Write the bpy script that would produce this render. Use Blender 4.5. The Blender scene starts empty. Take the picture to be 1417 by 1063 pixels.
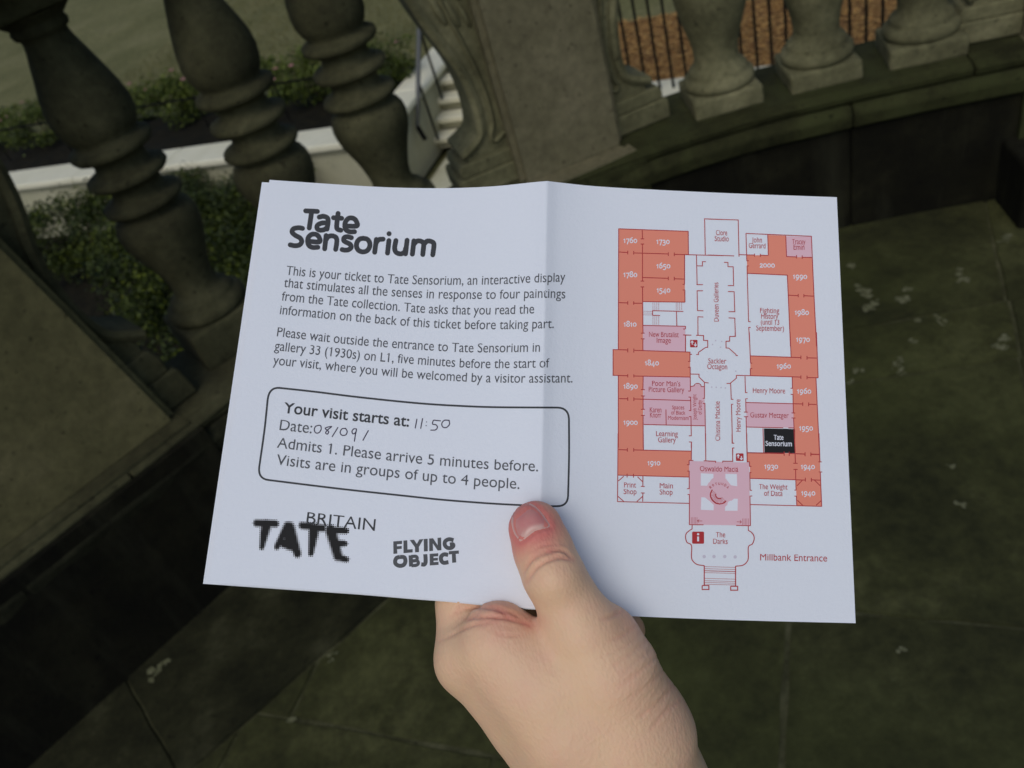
import bpy, bmesh, math, random
import numpy as np
from mathutils import Vector, Matrix, geometry
from mathutils.bvhtree import BVHTree

# ------------------------------------------------------------------ camera, sky, sun, exposure
sc = bpy.context.scene
COL = sc.collection
FPX = 1150.0
PP = np.array([708.5, 531.5])
CAMH = 1.55
nd = np.array([1180.0 - PP[0], 1890.0 - PP[1], FPX]); nd /= np.linalg.norm(nd)
UPC = -nd
YC = np.array([0, 0, 1.0]) - UPC[2] * UPC; YC /= np.linalg.norm(YC)
XC = np.cross(YC, UPC)
M3 = np.array([XC, YC, UPC])                      # camera frame (x right, y down, z forward) -> world
CAMP = np.array([0, 0, CAMH])

def wd(x, y, dep):                                # photograph pixel at a depth in metres -> world
    return CAMP + M3 @ (np.array([(x - PP[0]) / FPX, (y - PP[1]) / FPX, 1.0]) * dep)
def at(x, y, z):                                  # photograph pixel on the horizontal plane z -> world
    r = M3 @ np.array([x - PP[0], y - PP[1], FPX])
    return CAMP + r * ((z - CAMH) / r[2])
def proj(p):
    c = M3.T @ (np.array(p) - CAMP)
    return c[0] / c[2] * FPX + PP[0], c[1] / c[2] * FPX + PP[1]

cam = bpy.data.cameras.new('camera'); camo = bpy.data.objects.new('camera', cam); COL.objects.link(camo)
cam.sensor_width = 36.0; cam.lens = FPX / 1417.0 * 36.0
cam.clip_start = 0.02; cam.clip_end = 500
R = Matrix(((M3 @ [1, 0, 0]).tolist(), (M3 @ [0, -1, 0]).tolist(), (M3 @ [0, 0, -1]).tolist())).transposed()
camo.matrix_world = Matrix.Translation(CAMP.tolist()) @ R.to_4x4()
cam.dof.use_dof = True; cam.dof.focus_distance = 0.275; cam.dof.aperture_fstop = 20.0
sc.camera = camo

SUN_EL, SUN_AZ = math.radians(50), math.radians(-152)   # azimuth from +Y towards +X
w = bpy.data.worlds.new("World"); sc.world = w; w.use_nodes = True
wn = w.node_tree
sky = wn.nodes.new('ShaderNodeTexSky'); sky.sky_type = 'NISHITA'; sky.sun_disc = False
sky.sun_elevation = SUN_EL; sky.sun_rotation = SUN_AZ
sky.air_density = 1.0; sky.dust_density = 2.2; sky.ozone_density = 2.0
bg = wn.nodes['Background']; bg.inputs['Strength'].default_value = 0.11
wn.links.new(sky.outputs[0], bg.inputs[0])
sl = bpy.data.lights.new('sun', 'SUN'); sl.energy = 1.05; sl.angle = math.radians(34); sl.color = (1.0, 0.96, 0.90)
so = bpy.data.objects.new('sun', sl); COL.objects.link(so)
sdir = Vector((math.cos(SUN_EL) * math.sin(SUN_AZ), math.cos(SUN_EL) * math.cos(SUN_AZ), math.sin(SUN_EL)))
so.rotation_euler = (-sdir).to_track_quat('-Z', 'Y').to_euler()
sc.view_settings.view_transform = 'Standard'; sc.view_settings.look = 'None'
sc.view_settings.gamma = 1; sc.view_settings.exposure = -0.22
sc.view_settings.use_curve_mapping = False
random.seed(7); rng = np.random.default_rng(7)

# ------------------------------------------------------------------ helpers
def tag(o, label=None, cat=None, group=None, kind=None):
    if label: o['label'] = label
    if cat: o['category'] = cat
    if group: o['group'] = group
    if kind: o['kind'] = kind
    return o
def empty(name, loc=(0, 0, 0), rz=0):
    o = bpy.data.objects.new(name, None); COL.objects.link(o)
    o.location = loc; o.rotation_euler = (0, 0, rz); o.empty_display_size = 0.05
    return o
def mesh_obj(name, verts, faces, mat=None, parent=None, smooth=False, world=False):
    me = bpy.data.meshes.new(name); me.from_pydata([tuple(map(float, v)) for v in verts], [], [tuple(f) for f in faces]); me.update()
    if smooth: me.polygons.foreach_set('use_smooth', [True] * len(me.polygons))
    o = bpy.data.objects.new(name, me); COL.objects.link(o)
    if mat: me.materials.append(mat)
    if parent: o.parent = parent
    return o
def link_mesh(name, me, parent=None, loc=(0, 0, 0), rot=None):
    o = bpy.data.objects.new(name, me); COL.objects.link(o); o.location = loc
    if rot: o.rotation_euler = rot
    if parent: o.parent = parent
    return o
def bm_obj(name, bm, mat=None, parent=None, smooth=False):
    me = bpy.data.meshes.new(name); bm.to_mesh(me); bm.free()
    if smooth: me.polygons.foreach_set('use_smooth', [True] * len(me.polygons))
    if mat: me.materials.append(mat)
    return link_mesh(name, me, parent)
def bevel(bm, w, seg=1, ang=0.5):
    ed = [e for e in bm.edges if len(e.link_faces) == 2 and e.calc_face_angle(0) > ang]
    bmesh.ops.bevel(bm, geom=ed, offset=w, segments=seg, affect='EDGES', profile=0.5)
def prism_bm(poly, z0, z1, bw=0.0, seg=1):
    bm = bmesh.new(); n = len(poly)
    b = [bm.verts.new((p[0], p[1], z0)) for p in poly]; t = [bm.verts.new((p[0], p[1], z1)) for p in poly]
    bm.faces.new(t); bm.faces.new(b[::-1])
    for i in range(n): bm.faces.new((b[i], b[(i + 1) % n], t[(i + 1) % n], t[i]))
    bmesh.ops.recalc_face_normals(bm, faces=bm.faces)
    if bw: bevel(bm, bw, seg)
    return bm
def rough(bm, amp, cuts=2, sc_=7.0):
    if cuts: bmesh.ops.subdivide_edges(bm, edges=bm.edges[:], cuts=cuts, use_grid_fill=True)
    from mathutils import noise
    for v in bm.verts:
        n = noise.noise_vector(v.co * sc_) + 0.5 * noise.noise_vector(v.co * sc_ * 2.7)
        v.co += n * amp

# ------------------------------------------------------------------ materials
def new_mat(name):
    m = bpy.data.materials.new(name); m.use_nodes = True
    return m, m.node_tree, m.node_tree.nodes['Principled BSDF']
def noise_node(nt, scale, detail=6, rough_=0.6, coord='Object', vec=None):
    if vec is None:
        tc = nt.nodes.new('ShaderNodeNewGeometry'); vec = tc.outputs['Position']
    n = nt.nodes.new('ShaderNodeTexNoise'); n.inputs['Scale'].default_value = scale
    n.inputs['Detail'].default_value = detail; n.inputs['Roughness'].default_value = rough_
    nt.links.new(vec, n.inputs['Vector'])
    return n.outputs['Fac']
def ramp(nt, fac, stops):
    r = nt.nodes.new('ShaderNodeValToRGB'); e = r.color_ramp.elements
    while len(e) < len(stops): e.new(0.5)
    for i, (p, c) in enumerate(stops):
        e[i].position = p; e[i].color = (*c, 1) if len(c) == 3 else c
    nt.links.new(fac, r.inputs[0]); return r.outputs[0]
def mix(nt, fac, a, b, mode='MIX'):
    n = nt.nodes.new('ShaderNodeMix'); n.data_type = 'RGBA'; n.blend_type = mode
    if isinstance(fac, (int, float)): n.inputs[0].default_value = fac
    else: nt.links.new(fac, n.inputs[0])
    for k, s in ((6, a), (7, b)):
        if isinstance(s, tuple): n.inputs[k].default_value = (*s, 1)
        else: nt.links.new(s, n.inputs[k])
    return n.outputs[2]
def bump(nt, bsdf, h, strength, dist=0.01):
    b = nt.nodes.new('ShaderNodeBump'); b.inputs['Strength'].default_value = strength; b.inputs['Distance'].default_value = dist
    nt.links.new(h, b.inputs['Height']); nt.links.new(b.outputs[0], bsdf.inputs['Normal'])
def simple(name, col, rg=0.8, spec=0.3, metal=0.0):
    m, nt, b = new_mat(name)
    b.inputs['Base Color'].default_value = (*col, 1); b.inputs['Roughness'].default_value = rg
    b.inputs['Specular IOR Level'].default_value = spec; b.inputs['Metallic'].default_value = metal
    return m
def stone(name, dark, mid, light, scale=6.0, moss=None, pits=True, bstr=0.5, mott=0.55):
    m, nt, b = new_mat(name)
    n1 = noise_node(nt, scale, 8, 0.65)
    c = ramp(nt, n1, [(0.32, dark), (0.52, mid), (0.72, light)])
    n2 = noise_node(nt, scale * 9, 6, 0.7)
    c = mix(nt, mott, c, ramp(nt, n2, [(0.3, (0.45, 0.45, 0.45)), (0.7, (1.25, 1.25, 1.2))]), 'MULTIPLY')
    if moss:
        n3 = noise_node(nt, scale * 0.5, 7, 0.7)
        c = mix(nt, ramp(nt, n3, [(0.45, (0, 0, 0)), (0.62, (1, 1, 1))]), c, moss)
    if pits:
        n4 = noise_node(nt, 60, 2, 0.5)
        c = mix(nt, ramp(nt, n4, [(0.66, (0, 0, 0)), (0.72, (0.7, 0.7, 0.7))]), c, tuple(x * 0.35 for x in dark))
    nt.links.new(c, b.inputs['Base Color']); b.inputs['Roughness'].default_value = 0.93
    b.inputs['Specular IOR Level'].default_value = 0.15
    hh = mix(nt, 0.5, noise_node(nt, 90, 8, 0.75), noise_node(nt, 22, 6, 0.7))
    bump(nt, b, hh, min(1, bstr * 1.5), 0.006)
    return m
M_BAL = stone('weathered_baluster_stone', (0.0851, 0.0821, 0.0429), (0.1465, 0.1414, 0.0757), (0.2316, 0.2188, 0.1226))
M_BALD = stone('dark_baluster_stone', (0.0360, 0.0347, 0.0177), (0.0622, 0.0612, 0.0304), (0.0994, 0.0959, 0.0504))  # darker tone than the right balusters, for the left side and the rails
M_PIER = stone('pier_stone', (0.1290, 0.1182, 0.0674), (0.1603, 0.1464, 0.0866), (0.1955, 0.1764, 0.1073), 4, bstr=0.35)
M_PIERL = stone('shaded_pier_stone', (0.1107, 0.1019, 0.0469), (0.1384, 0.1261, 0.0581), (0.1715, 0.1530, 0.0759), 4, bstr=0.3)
M_WALL = stone('shadow_toned_wall_stone', (0.0037, 0.0036, 0.0019), (0.0073, 0.0071, 0.0033), (0.0171, 0.0167, 0.0078), 5)  # near-black: the shadow on the base wall is put into its colour
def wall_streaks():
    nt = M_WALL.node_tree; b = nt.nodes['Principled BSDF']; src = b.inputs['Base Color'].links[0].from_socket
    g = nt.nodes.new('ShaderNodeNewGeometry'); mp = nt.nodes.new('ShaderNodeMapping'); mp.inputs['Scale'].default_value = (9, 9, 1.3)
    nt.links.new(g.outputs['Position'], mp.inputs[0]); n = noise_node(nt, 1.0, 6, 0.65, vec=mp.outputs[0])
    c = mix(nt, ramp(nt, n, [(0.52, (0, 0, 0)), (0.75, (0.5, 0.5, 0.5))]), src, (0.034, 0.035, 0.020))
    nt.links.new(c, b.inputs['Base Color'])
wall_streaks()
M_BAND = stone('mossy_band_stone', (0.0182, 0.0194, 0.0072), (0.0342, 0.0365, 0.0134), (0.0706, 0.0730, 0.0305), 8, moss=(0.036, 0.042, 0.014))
M_BANDL = stone('dark_band_stone', (0.0088, 0.0088, 0.0044), (0.0165, 0.0172, 0.0088), (0.0354, 0.0354, 0.0189), 8)  # left band course, toned darker than the right one
M_SOIL = stone('dark_soil', (0.006, 0.006, 0.003), (0.011, 0.010, 0.005), (0.022, 0.019, 0.009), 10)
M_PALE = stone('pale_portland_stone', (0.38, 0.37, 0.245), (0.43, 0.42, 0.285), (0.48, 0.465, 0.33), 1.5, pits=False, bstr=0.06, mott=0.12)
M_COPE = stone('bright_coping_stone', (0.6554, 0.6328, 0.4604), (0.7119, 0.6893, 0.5206), (0.7684, 0.7458, 0.5700), 1.2, pits=False, bstr=0.05, mott=0.1)
M_STEP = stone('step_stone', (0.4140, 0.4025, 0.2760), (0.5175, 0.5060, 0.3565), (0.6210, 0.6038, 0.4485), 2.5, pits=False, bstr=0.1, mott=0.25)
M_BORD = stone('border_paving_stone', (0.010, 0.011, 0.005), (0.024, 0.025, 0.011), (0.052, 0.053, 0.027), 7)
M_LICH = stone('pale_lichen', (0.0935, 0.0990, 0.0495), (0.1430, 0.1485, 0.0825), (0.2200, 0.2200, 0.1375), 60, pits=False)
M_LAWN = stone('worn_lawn', (0.1176, 0.1167, 0.0444), (0.1550, 0.1497, 0.0612), (0.1936, 0.1801, 0.0834), 1.2, pits=False, bstr=0.4)
M_MULCH = stone('bark_mulch', (0.11, 0.055, 0.022), (0.22, 0.11, 0.04), (0.34, 0.19, 0.07), 9, pits=False, bstr=0.8)
M_IRON = simple('black_iron', (0.008, 0.008, 0.007), 0.85, 0.08)
M_RAILM = simple('grey_steel', (0.10, 0.105, 0.10), 0.45, 0.5, 0.3)
def slab_mat():
    m, nt, b = new_mat('mossy_paving_stone')
    n1 = noise_node(nt, 3.2, 9, 0.7)
    c = ramp(nt, n1, [(0.30, (0.014, 0.0155, 0.006)), (0.5, (0.036, 0.038, 0.0145)), (0.70, (0.082, 0.083, 0.038))])
    oi = nt.nodes.new('ShaderNodeObjectInfo')
    c = mix(nt, 1.0, c, ramp(nt, oi.outputs['Random'], [(0, (0.8, 0.8, 0.8)), (1, (1.2, 1.22, 1.1))]), 'MULTIPLY')
    n2 = noise_node(nt, 34, 8, 0.75)
    c = mix(nt, 0.75, c, ramp(nt, n2, [(0.3, (0.45, 0.45, 0.4)), (0.68, (1.5, 1.5, 1.35))]), 'MULTIPLY')
    n3 = noise_node(nt, 6.5, 10, 0.8)
    c = mix(nt, ramp(nt, n3, [(0.60, (0, 0, 0)), (0.72, (0.75, 0.75, 0.75))]), c, (0.095, 0.098, 0.045))
    n5 = noise_node(nt, 1.6, 5, 0.6)
    c = mix(nt, ramp(nt, n5, [(0.45, (0, 0, 0)), (0.65, (0.7, 0.7, 0.7))]), c, (0.036, 0.044, 0.010))
    nt.links.new(c, b.inputs['Base Color']); b.inputs['Roughness'].default_value = 0.85
    b.inputs['Specular IOR Level'].default_value = 0.2
    bump(nt, b, noise_node(nt, 55, 9, 0.8), 0.6, 0.005)
    return m
M_SLAB = slab_mat()
M_JOINT = stone('joint_dirt', (0.0338, 0.0353, 0.0165), (0.0638, 0.0653, 0.0315), (0.1050, 0.1050, 0.0562), 14)
def leaf_mat(name, a, b_, c_):
    m, nt, b = new_mat(name)
    oi = nt.nodes.new('ShaderNodeVertexColor'); oi.layer_name = 'leafvar'
    c = ramp(nt, oi.outputs[0], [(0, a), (0.5, b_), (1, c_)])
    nt.links.new(c, b.inputs['Base Color']); b.inputs['Roughness'].default_value = 0.6
    b.inputs['Specular IOR Level'].default_value = 0.3
    return m
M_LEAF = leaf_mat('shrub_leaf', (0.009, 0.017, 0.0015), (0.032, 0.051, 0.003), (0.14, 0.175, 0.008))
M_LEAFR = leaf_mat('rose_leaf', (0.022, 0.036, 0.004), (0.075, 0.105, 0.010), (0.17, 0.21, 0.03))
M_STEM = simple('brown_stem', (0.035, 0.025, 0.015), 0.8)
M_PINK = simple('pink_petal', (0.42, 0.20, 0.20), 0.6)

# ------------------------------------------------------------------ the garden below: grid turned with the building
e1 = np.array([0.875, -0.485]); e1 /= np.linalg.norm(e1); e2 = np.array([0.485, 0.875]); e2 /= np.linalg.norm(e2)
def E(a, b, z=None):
    p = a * e1 + b * e2
    return (p[0], p[1]) if z is None else (p[0], p[1], z)
GANG = math.atan2(e1[1], e1[0])
ZU, ZL = -0.95, -1.55          # upper garden (coping level) and lower path
def grid_sheet(name, a0, a1, b0, b1, z, mat, step=0.35, amp=0.02):
    na, nb = max(1, int((a1 - a0) / step)), max(1, int((b1 - b0) / step))
    V = []; Fc = []
    for i in range(na + 1):
        for j in range(nb + 1):
            V.append(E(a0 + (a1 - a0) * i / na, b0 + (b1 - b0) * j / nb, z + random.uniform(-amp, amp)))
    for i in range(na):
        for j in range(nb):
            k = i * (nb + 1) + j; Fc.append((k, k + nb + 1, k + nb + 2, k + 1))
    return tag(mesh_obj(name, V, Fc, mat, smooth=True), kind='structure')
grid_sheet('ground', -300, 300, -300, 300, -1.64, M_LAWN, 60, 0.0)
grid_sheet('soil_bed', -20, 14, -6, 5.78, -1.612, M_SOIL, 0.8, 0.004)
grid_sheet('lawn', -60, -3.9, 7.2, 60, ZU - 0.06, M_LAWN, 0.5, 0.02)
grid_sheet('lawn', -3.9, 50, 9.6, 60, ZU - 0.06, M_LAWN, 0.5, 0.02)
grid_sheet('lawn', -2.4, 16, 7.66, 9.6, ZU - 0.06, M_LAWN, 0.4, 0.01)
grid_sheet('flower_bed', -20, -3.9, 6.09, 7.2, ZU - 0.07, M_SOIL, 0.15, 0.02)
grid_sheet('mulch_bed', -2.4, 12, 6.09, 7.66, ZU - 0.05, M_MULCH, 0.08, 0.012)
# the pale path and landing at the foot of the stairs
def ebox(name, a0, a1, b0, b1, z0, z1, mat, parent=None, bw=0.006, kind=None):
    bm = prism_bm([E(a0, b0), E(a1, b0), E(a1, b1), E(a0, b1)], z0, z1, bw)
    o = bm_obj(name, bm, mat, parent)
    if kind: o['kind'] = kind
    return o
path = ebox('path', -6.0, 3.0, 2.9, 5.72, ZL - 0.1, ZL - 0.035, M_SOIL, None, 0.004, 'structure')
for i in range(6):
    for j in range(6):
        a = -3.48 + i * 0.37; b = 5.0 + j * 0.42
        ebox('path_slab', a, a + 0.365, b, b + 0.412, ZL - 0.03, ZL, M_STEP, path, 0.004)
# retaining wall with coping, left run + return beside the stairs
rw = tag(empty('garden_wall', E(-4.2, 6.0, ZL)), 'pale stone retaining wall with bright coping beyond the shrubs and left of the garden steps', 'wall')
inv = rw.matrix_basis.inverted()
def own(o, root):
    o.parent = root; o.matrix_parent_inverse = Matrix.Translation(root.location).inverted(); return o
own(ebox('wall_face', -14, -3.62, 5.79, 6.09, ZL - 0.05, ZU - 0.10, M_PALE), rw)
own(ebox('wall_face', -3.86, -3.62, 6.091, 9.6, ZL - 0.05, ZU - 0.10, M_PALE), rw)
a = -14.0
while a < -3.9:
    b_ = min(a + 1.15, -3.89)
    own(ebox('coping_stone', a + 0.003, b_ - 0.003, 5.73, 6.11, ZU - 0.062, ZU, M_COPE, None, 0.012), rw)
    own(ebox('coping_moulding', a + 0.002, b_ - 0.002, 5.765, 6.09, ZU - 0.10, ZU - 0.064, M_PALE, None, 0.008), rw)
    a = b_
a = 5.73
while a < 9.6:
    own(ebox('coping_stone', -3.887, -3.575, a + 0.003, a + 0.96, ZU - 0.062, ZU, M_COPE, None, 0.012), rw)
    own(ebox('coping_moulding', -3.86, -3.60, a + 0.002, a + 0.961, ZU - 0.10, ZU - 0.064, M_PALE, None, 0.008), rw)
    a += 0.968
# stairs rising away from us
st = tag(empty('garden_steps', E(-2.5, 7.0, ZL)), 'pale stone steps rising from the low path to the lawn, seen between baluster and pier', 'steps')
sp = [(598, 193), (603, 160), (608, 135), (612, 108), (618, 84)]
E2S = []
for i, (x, y) in enumerate(sp):
    z = ZL + 0.12 * (i + 1); p = at(x, y, z)[:2]; E2S.append(float(p @ e2))
b0_ = E2S[0]; gg = (E2S[-1] - E2S[0]) / 4
for i in range(5):
    z = ZL + 0.12 * (i + 1); b0 = b0_ + gg * i
    own(ebox('step', -3.63, -2.6, b0, (b0 + gg + 0.03) if i < 4 else 9.61, z - 0.055, z, M_COPE, None, 0.01), st)
    own(ebox('riser', -3.62, -2.61, b0 + 0.05, b0 + 0.07, z - 0.12, z - 0.056, M_PALE, None, 0.0), st)
rk = tag(empty('garden_wall', E(-1.3, 6.0, ZL)), 'pale kerb wall under the black railings, right of the garden steps', 'wall')
own(ebox('wall_face', -2.6, 12, 5.80, 6.08, ZL - 0.05, ZU - 0.07, M_PALE), rk)
own(ebox('wall_face', -2.6, -2.4, 6.081, 9.6, ZL - 0.05, ZU - 0.07, M_PALE), rk)
a = -2.62
while a < 12:
    own(ebox('coping_stone', a + 0.003, a + 1.197, 5.76, 6.12, ZU - 0.068, ZU, M_COPE, None, 0.01), rk); a += 1.2
# black railings
rl = tag(empty('railing', E(0, 5.95, ZU)), 'black iron railing with thin upright bars on the pale kerb before the orange mulch', 'railing')
bm = bmesh.new(); bmesh.ops.create_cone(bm, segments=8, radius1=0.0105, radius2=0.0105, depth=1.35, cap_ends=True)
bmesh.ops.translate(bm, verts=bm.verts, vec=(0, 0, 0.675)); barme = bpy.data.meshes.new('bar'); bm.to_mesh(barme); bm.free(); barme.materials.append(M_IRON)
a = -2.5
while a < 6.5:
    p = E(a, 5.95, ZU - 0.02); own(link_mesh('bar', barme, None, p), rl); a += 0.0995
own(ebox('top_rail', -2.5, 6.5, 5.93, 5.97, ZU + 1.33, ZU + 1.36, M_IRON), rl)
pp_ = at(1338, 10, -0.4); 
gp = ebox('iron_post', float(pp_[:2] @ e1) - 0.05, float(pp_[:2] @ e1) + 0.05, float(pp_[:2] @ e2) - 0.05, float(pp_[:2] @ e2) + 0.05, -1.6, 0.3, M_IRON)
tag(gp, 'thick black iron post seen between the last right baluster and the end pier', 'post')
# mulch chips: nobody could count them
V = []; Fc = []
for k in range(48000):
    c = E(random.uniform(-2.35, 6.0), random.uniform(6.14, 7.66), ZU - 0.045 + random.uniform(0, 0.02))
    l = random.uniform(0.005, 0.015); ww = l * random.uniform(0.3, 0.7); an = random.uniform(0, 6.28); tl = random.uniform(-0.5, 0.5)
    ca, sa = math.cos(an), math.sin(an); n = len(V)
    for u, v in ((-1, -1), (1, -1), (1, 1), (-1, 1)):
        V.append((c[0] + ca * l * u - sa * ww * v, c[1] + sa * l * u + ca * ww * v, c[2] + tl * l * u))
    Fc.append((n, n + 1, n + 2, n + 3))
mc, nt, b = new_mat('mulch_chip')
gi = noise_node(nt, 60, 3, 0.7)
nt.links.new(ramp(nt, gi, [(0.3, (0.13, 0.06, 0.015)), (0.43, (0.33, 0.165, 0.04)), (0.57, (0.50, 0.28, 0.075)), (0.70, (0.72, 0.56, 0.20))]), b.inputs['Base Color'])
b.inputs['Roughness'].default_value = 0.8
tag(mesh_obj('bark_chips', V, Fc, mc), 'orange brown bark chips covering the bed behind the black railings', 'bark mulch', kind='stuff')
# grass blades on the lawn where it shows
V = []; Fc = []
for k in range(30000):
    a = random.uniform(-9, 0.5) if k % 5 else random.uniform(-1.2, 5); b_ = random.uniform(7.2, 13) if k % 5 else random.uniform(7.66, 9)
    if a > -3.9 and b_ < 9.6 and k % 5: continue
    c = E(a, b_, ZU - 0.05); h = random.uniform(0.02, 0.05); an = random.uniform(0, 6.28); n = len(V)
    dx, dy = math.cos(an) * 0.006, math.sin(an) * 0.006
    V += [(c[0] - dx, c[1] - dy, c[2]), (c[0] + dx, c[1] + dy, c[2]), (c[0] + random.uniform(-.02, .02), c[1] + random.uniform(-.02, .02), c[2] + h)]
    Fc.append((n, n + 1, n + 2))
tag(mesh_obj('grass', V, Fc, M_LAWN), 'short worn grass blades standing on the pale lawn', 'grass', kind='stuff')
# stair handrail: positions from its feet on the steps
def tube(pts, r, seg=8, closed=False):
    pts = [Vector(p) for p in pts]; V = []; Fc = []
    for i, p in enumerate(pts):
        t = (pts[min(i + 1, len(pts) - 1)] - pts[max(i - 1, 0)]).normalized()
        a = t.cross(Vector((0, 0, 1)));
        if a.length < 1e-3: a = t.cross(Vector((1, 0, 0)))
        a.normalize(); b = t.cross(a).normalized()
        rr = r[i] if isinstance(r, (list, tuple)) else r
        for k in range(seg):
            an = 2 * math.pi * k / seg; V.append(p + (a * math.cos(an) + b * math.sin(an)) * rr)
    for i in range(len(pts) - 1):
        for k in range(seg):
            Fc.append((i * seg + k, i * seg + (k + 1) % seg, (i + 1) * seg + (k + 1) % seg, (i + 1) * seg + k))
    Fc.append(tuple(range(seg))[::-1]); Fc.append(tuple((len(pts) - 1) * seg + k for k in range(seg)))
    return V, Fc
f1 = at(606, 193, ZL + 0.12); f2 = at(612, 137, ZL + 0.36)
def zline(p, y):
    best = min(np.arange(-1.6, 1.2, 0.005), key=lambda z: abs(proj((p[0], p[1], z))[1] - y)); return best
z1_, z2_ = zline(f1, 112), zline(f2, 38)
hr = tag(empty('handrail', tuple(f1)), 'grey steel handrail on two thin posts beside the garden steps', 'handrail')
for f, z in ((f1, z1_), (f2, z2_)):
    v, fc = tube([(f[0], f[1], f[2]), (f[0], f[1], z)], 0.012); own(mesh_obj('post', v, fc, M_IRON), hr)
t1 = np.array([f1[0], f1[1], z1_]); t2 = np.array([f2[0], f2[1], z2_]); dd = t2 - t1
lo = t1 - dd * 0.85; hi = t2 + dd * 0.5
v, fc = tube([lo, t1, t2, hi], 0.021, 10); own(mesh_obj('rail', v, fc, M_RAILM, smooth=True), hr)
v, fc = tube([lo + np.array([0, 0, 0.0]), lo + np.array([0.03, -0.02, -0.13])], 0.022, 8); own(mesh_obj('rail_end', v, fc, M_IRON), hr)
# low border fence behind the coping
M_IRON2 = simple('dull_black_iron', (0.006, 0.006, 0.006), 0.9, 0.05)
lf = tag(empty('border_fence', E(-7, 6.5, ZU)), 'low thin black border rail behind the coping in front of the rose bushes', 'fence')
own(ebox('rail', -12, -3.95, 6.49, 6.51, ZU + 0.30, ZU + 0.32, M_IRON2), lf)
for i in range(9):
    a = -11.6 + i * 0.95
    own(ebox('post', a, a + 0.018, 6.492, 6.508, ZU - 0.05, ZU + 0.33, M_IRON2), lf)

def leaves(cent, rad, n, ls, up=0.3, edge=0.5, seed=0):
    r = np.random.default_rng(seed)
    clumps = r.normal(size=(40, 3)); clumps /= np.linalg.norm(clumps, axis=1)[:, None]
    clumps *= r.uniform(0.5, 0.97, (40, 1)); cvar = r.normal(0, .13, 40)
    ci = r.integers(0, 40, n); c = clumps[ci] + r.normal(size=(n, 3)) * 0.15; ok = c[:, 2] > -0.95; c = c[ok]; ci = ci[ok]; n = len(c)
    p = np.array(cent) + c * np.array(rad)
    q = r.normal(size=(n, 3)); q[:, 2] = np.abs(q[:, 2]) * 0.6 + up; q /= np.linalg.norm(q, axis=1)[:, None]
    a = np.cross(q, r.normal(size=(n, 3))); a /= np.linalg.norm(a, axis=1)[:, None]; b = np.cross(q, a)
    s = (ls * r.uniform(0.55, 1.3, n))[:, None]
    V = np.stack([p - a * s, p - b * s * 0.45 + q * s * .1, p + a * s, p + b * s * 0.45 + q * s * .1], 1).reshape(-1, 3)
    Fc = np.arange(4 * n).reshape(-1, 4).tolist()
    return V, Fc, np.clip(r.normal(0.38, 0.2, n) + cvar[ci], 0, 1)
def shrub(name, label, cat, group, px, py, z, rad, n, ls, mat, seed, pos=None, flowers=0):
    c = at(px, py, z) if pos is None else np.array(pos)
    base = ZU - 0.05 if z > -0.9 and pos is not None else ZL - 0.05
    root = tag(empty(name, (c[0], c[1], c[2] - rad[2])), label, cat, group)
    V, Fc, cv = leaves((0, 0, rad[2]), rad, n, ls, seed=seed)
    o = mesh_obj('foliage', V, Fc, mat, root); o['kind'] = 'stuff'
    ca = o.data.color_attributes.new('leafvar', 'FLOAT_COLOR', 'CORNER')
    arr = np.repeat(np.array(cv), 4); ca.data.foreach_set('color', np.stack([arr, arr, arr, np.ones_like(arr)], 1).ravel())
    r = random.Random(seed)
    for i in range(4):
        an = r.uniform(0, 6.28); v, fc = tube([(0.02 * i, 0, -0.1), (math.cos(an) * rad[0] * .3, math.sin(an) * rad[1] * .3, rad[2] * .8), (math.cos(an) * rad[0] * .6, math.sin(an) * rad[1] * .6, rad[2] * 1.5)], [0.012, 0.008, 0.003], 5)
        mesh_obj('stem', v, fc, M_STEM, root)
    for i in range(flowers):
        an, el = r.uniform(0, 6.28), r.uniform(0.15, 1.2)
        p = Vector((math.cos(an) * math.cos(el) * rad[0], math.sin(an) * math.cos(el) * rad[1], rad[2] + math.sin(el) * rad[2] * 1.0))
        bm = bmesh.new()
        for k in range(6):
            a2 = k * 1.047; ring = [bm.verts.new(p + Vector((0, 0, 0))), bm.verts.new(p + Vector((math.cos(a2 - .5) * .022, math.sin(a2 - .5) * .022, .012))), bm.verts.new(p + Vector((math.cos(a2) * .034, math.sin(a2) * .034, .018))), bm.verts.new(p + Vector((math.cos(a2 + .5) * .022, math.sin(a2 + .5) * .022, .012)))]
            bm.faces.new(ring)
        bm_obj('flower', bm, M_PINK, root)
    return root
# evergreen shrubs low in front of the retaining wall
for i, (a, b_, rx, rz, n, lb) in enumerate([
        (-4.75, 5.25, 0.55, 0.36, 13000, 'bushy green shrub under the bright coping, between the first and second baluster'),
        (-5.7, 5.2, 0.68, 0.36, 15000, 'wide green shrub against the pale wall, left of the first baluster'),
        (-6.8, 5.1, 0.66, 0.36, 10000, 'green shrub at the far left against the pale garden wall'),
        (-4.75, 4.15, 0.62, 0.40, 14000, 'yellow-green shrub low behind the foot of the left scroll bracket'),
        (-3.75, 4.3, 0.55, 0.30, 9000, 'dark shrub behind the lower half of the first baluster'),
        (-3.9, 3.3, 0.6, 0.30, 9000, 'dark shrub closest below the terrace behind the leaflet')]):
    shrub('shrub', lb, 'shrub', 'shrubs below the terrace', 0, 0, -1.2, (rx, rx * 0.8, rz), n, 0.019, M_LEAF, 20 + i, pos=(*E(a, b_), ZL + rz - 0.02))
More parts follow.
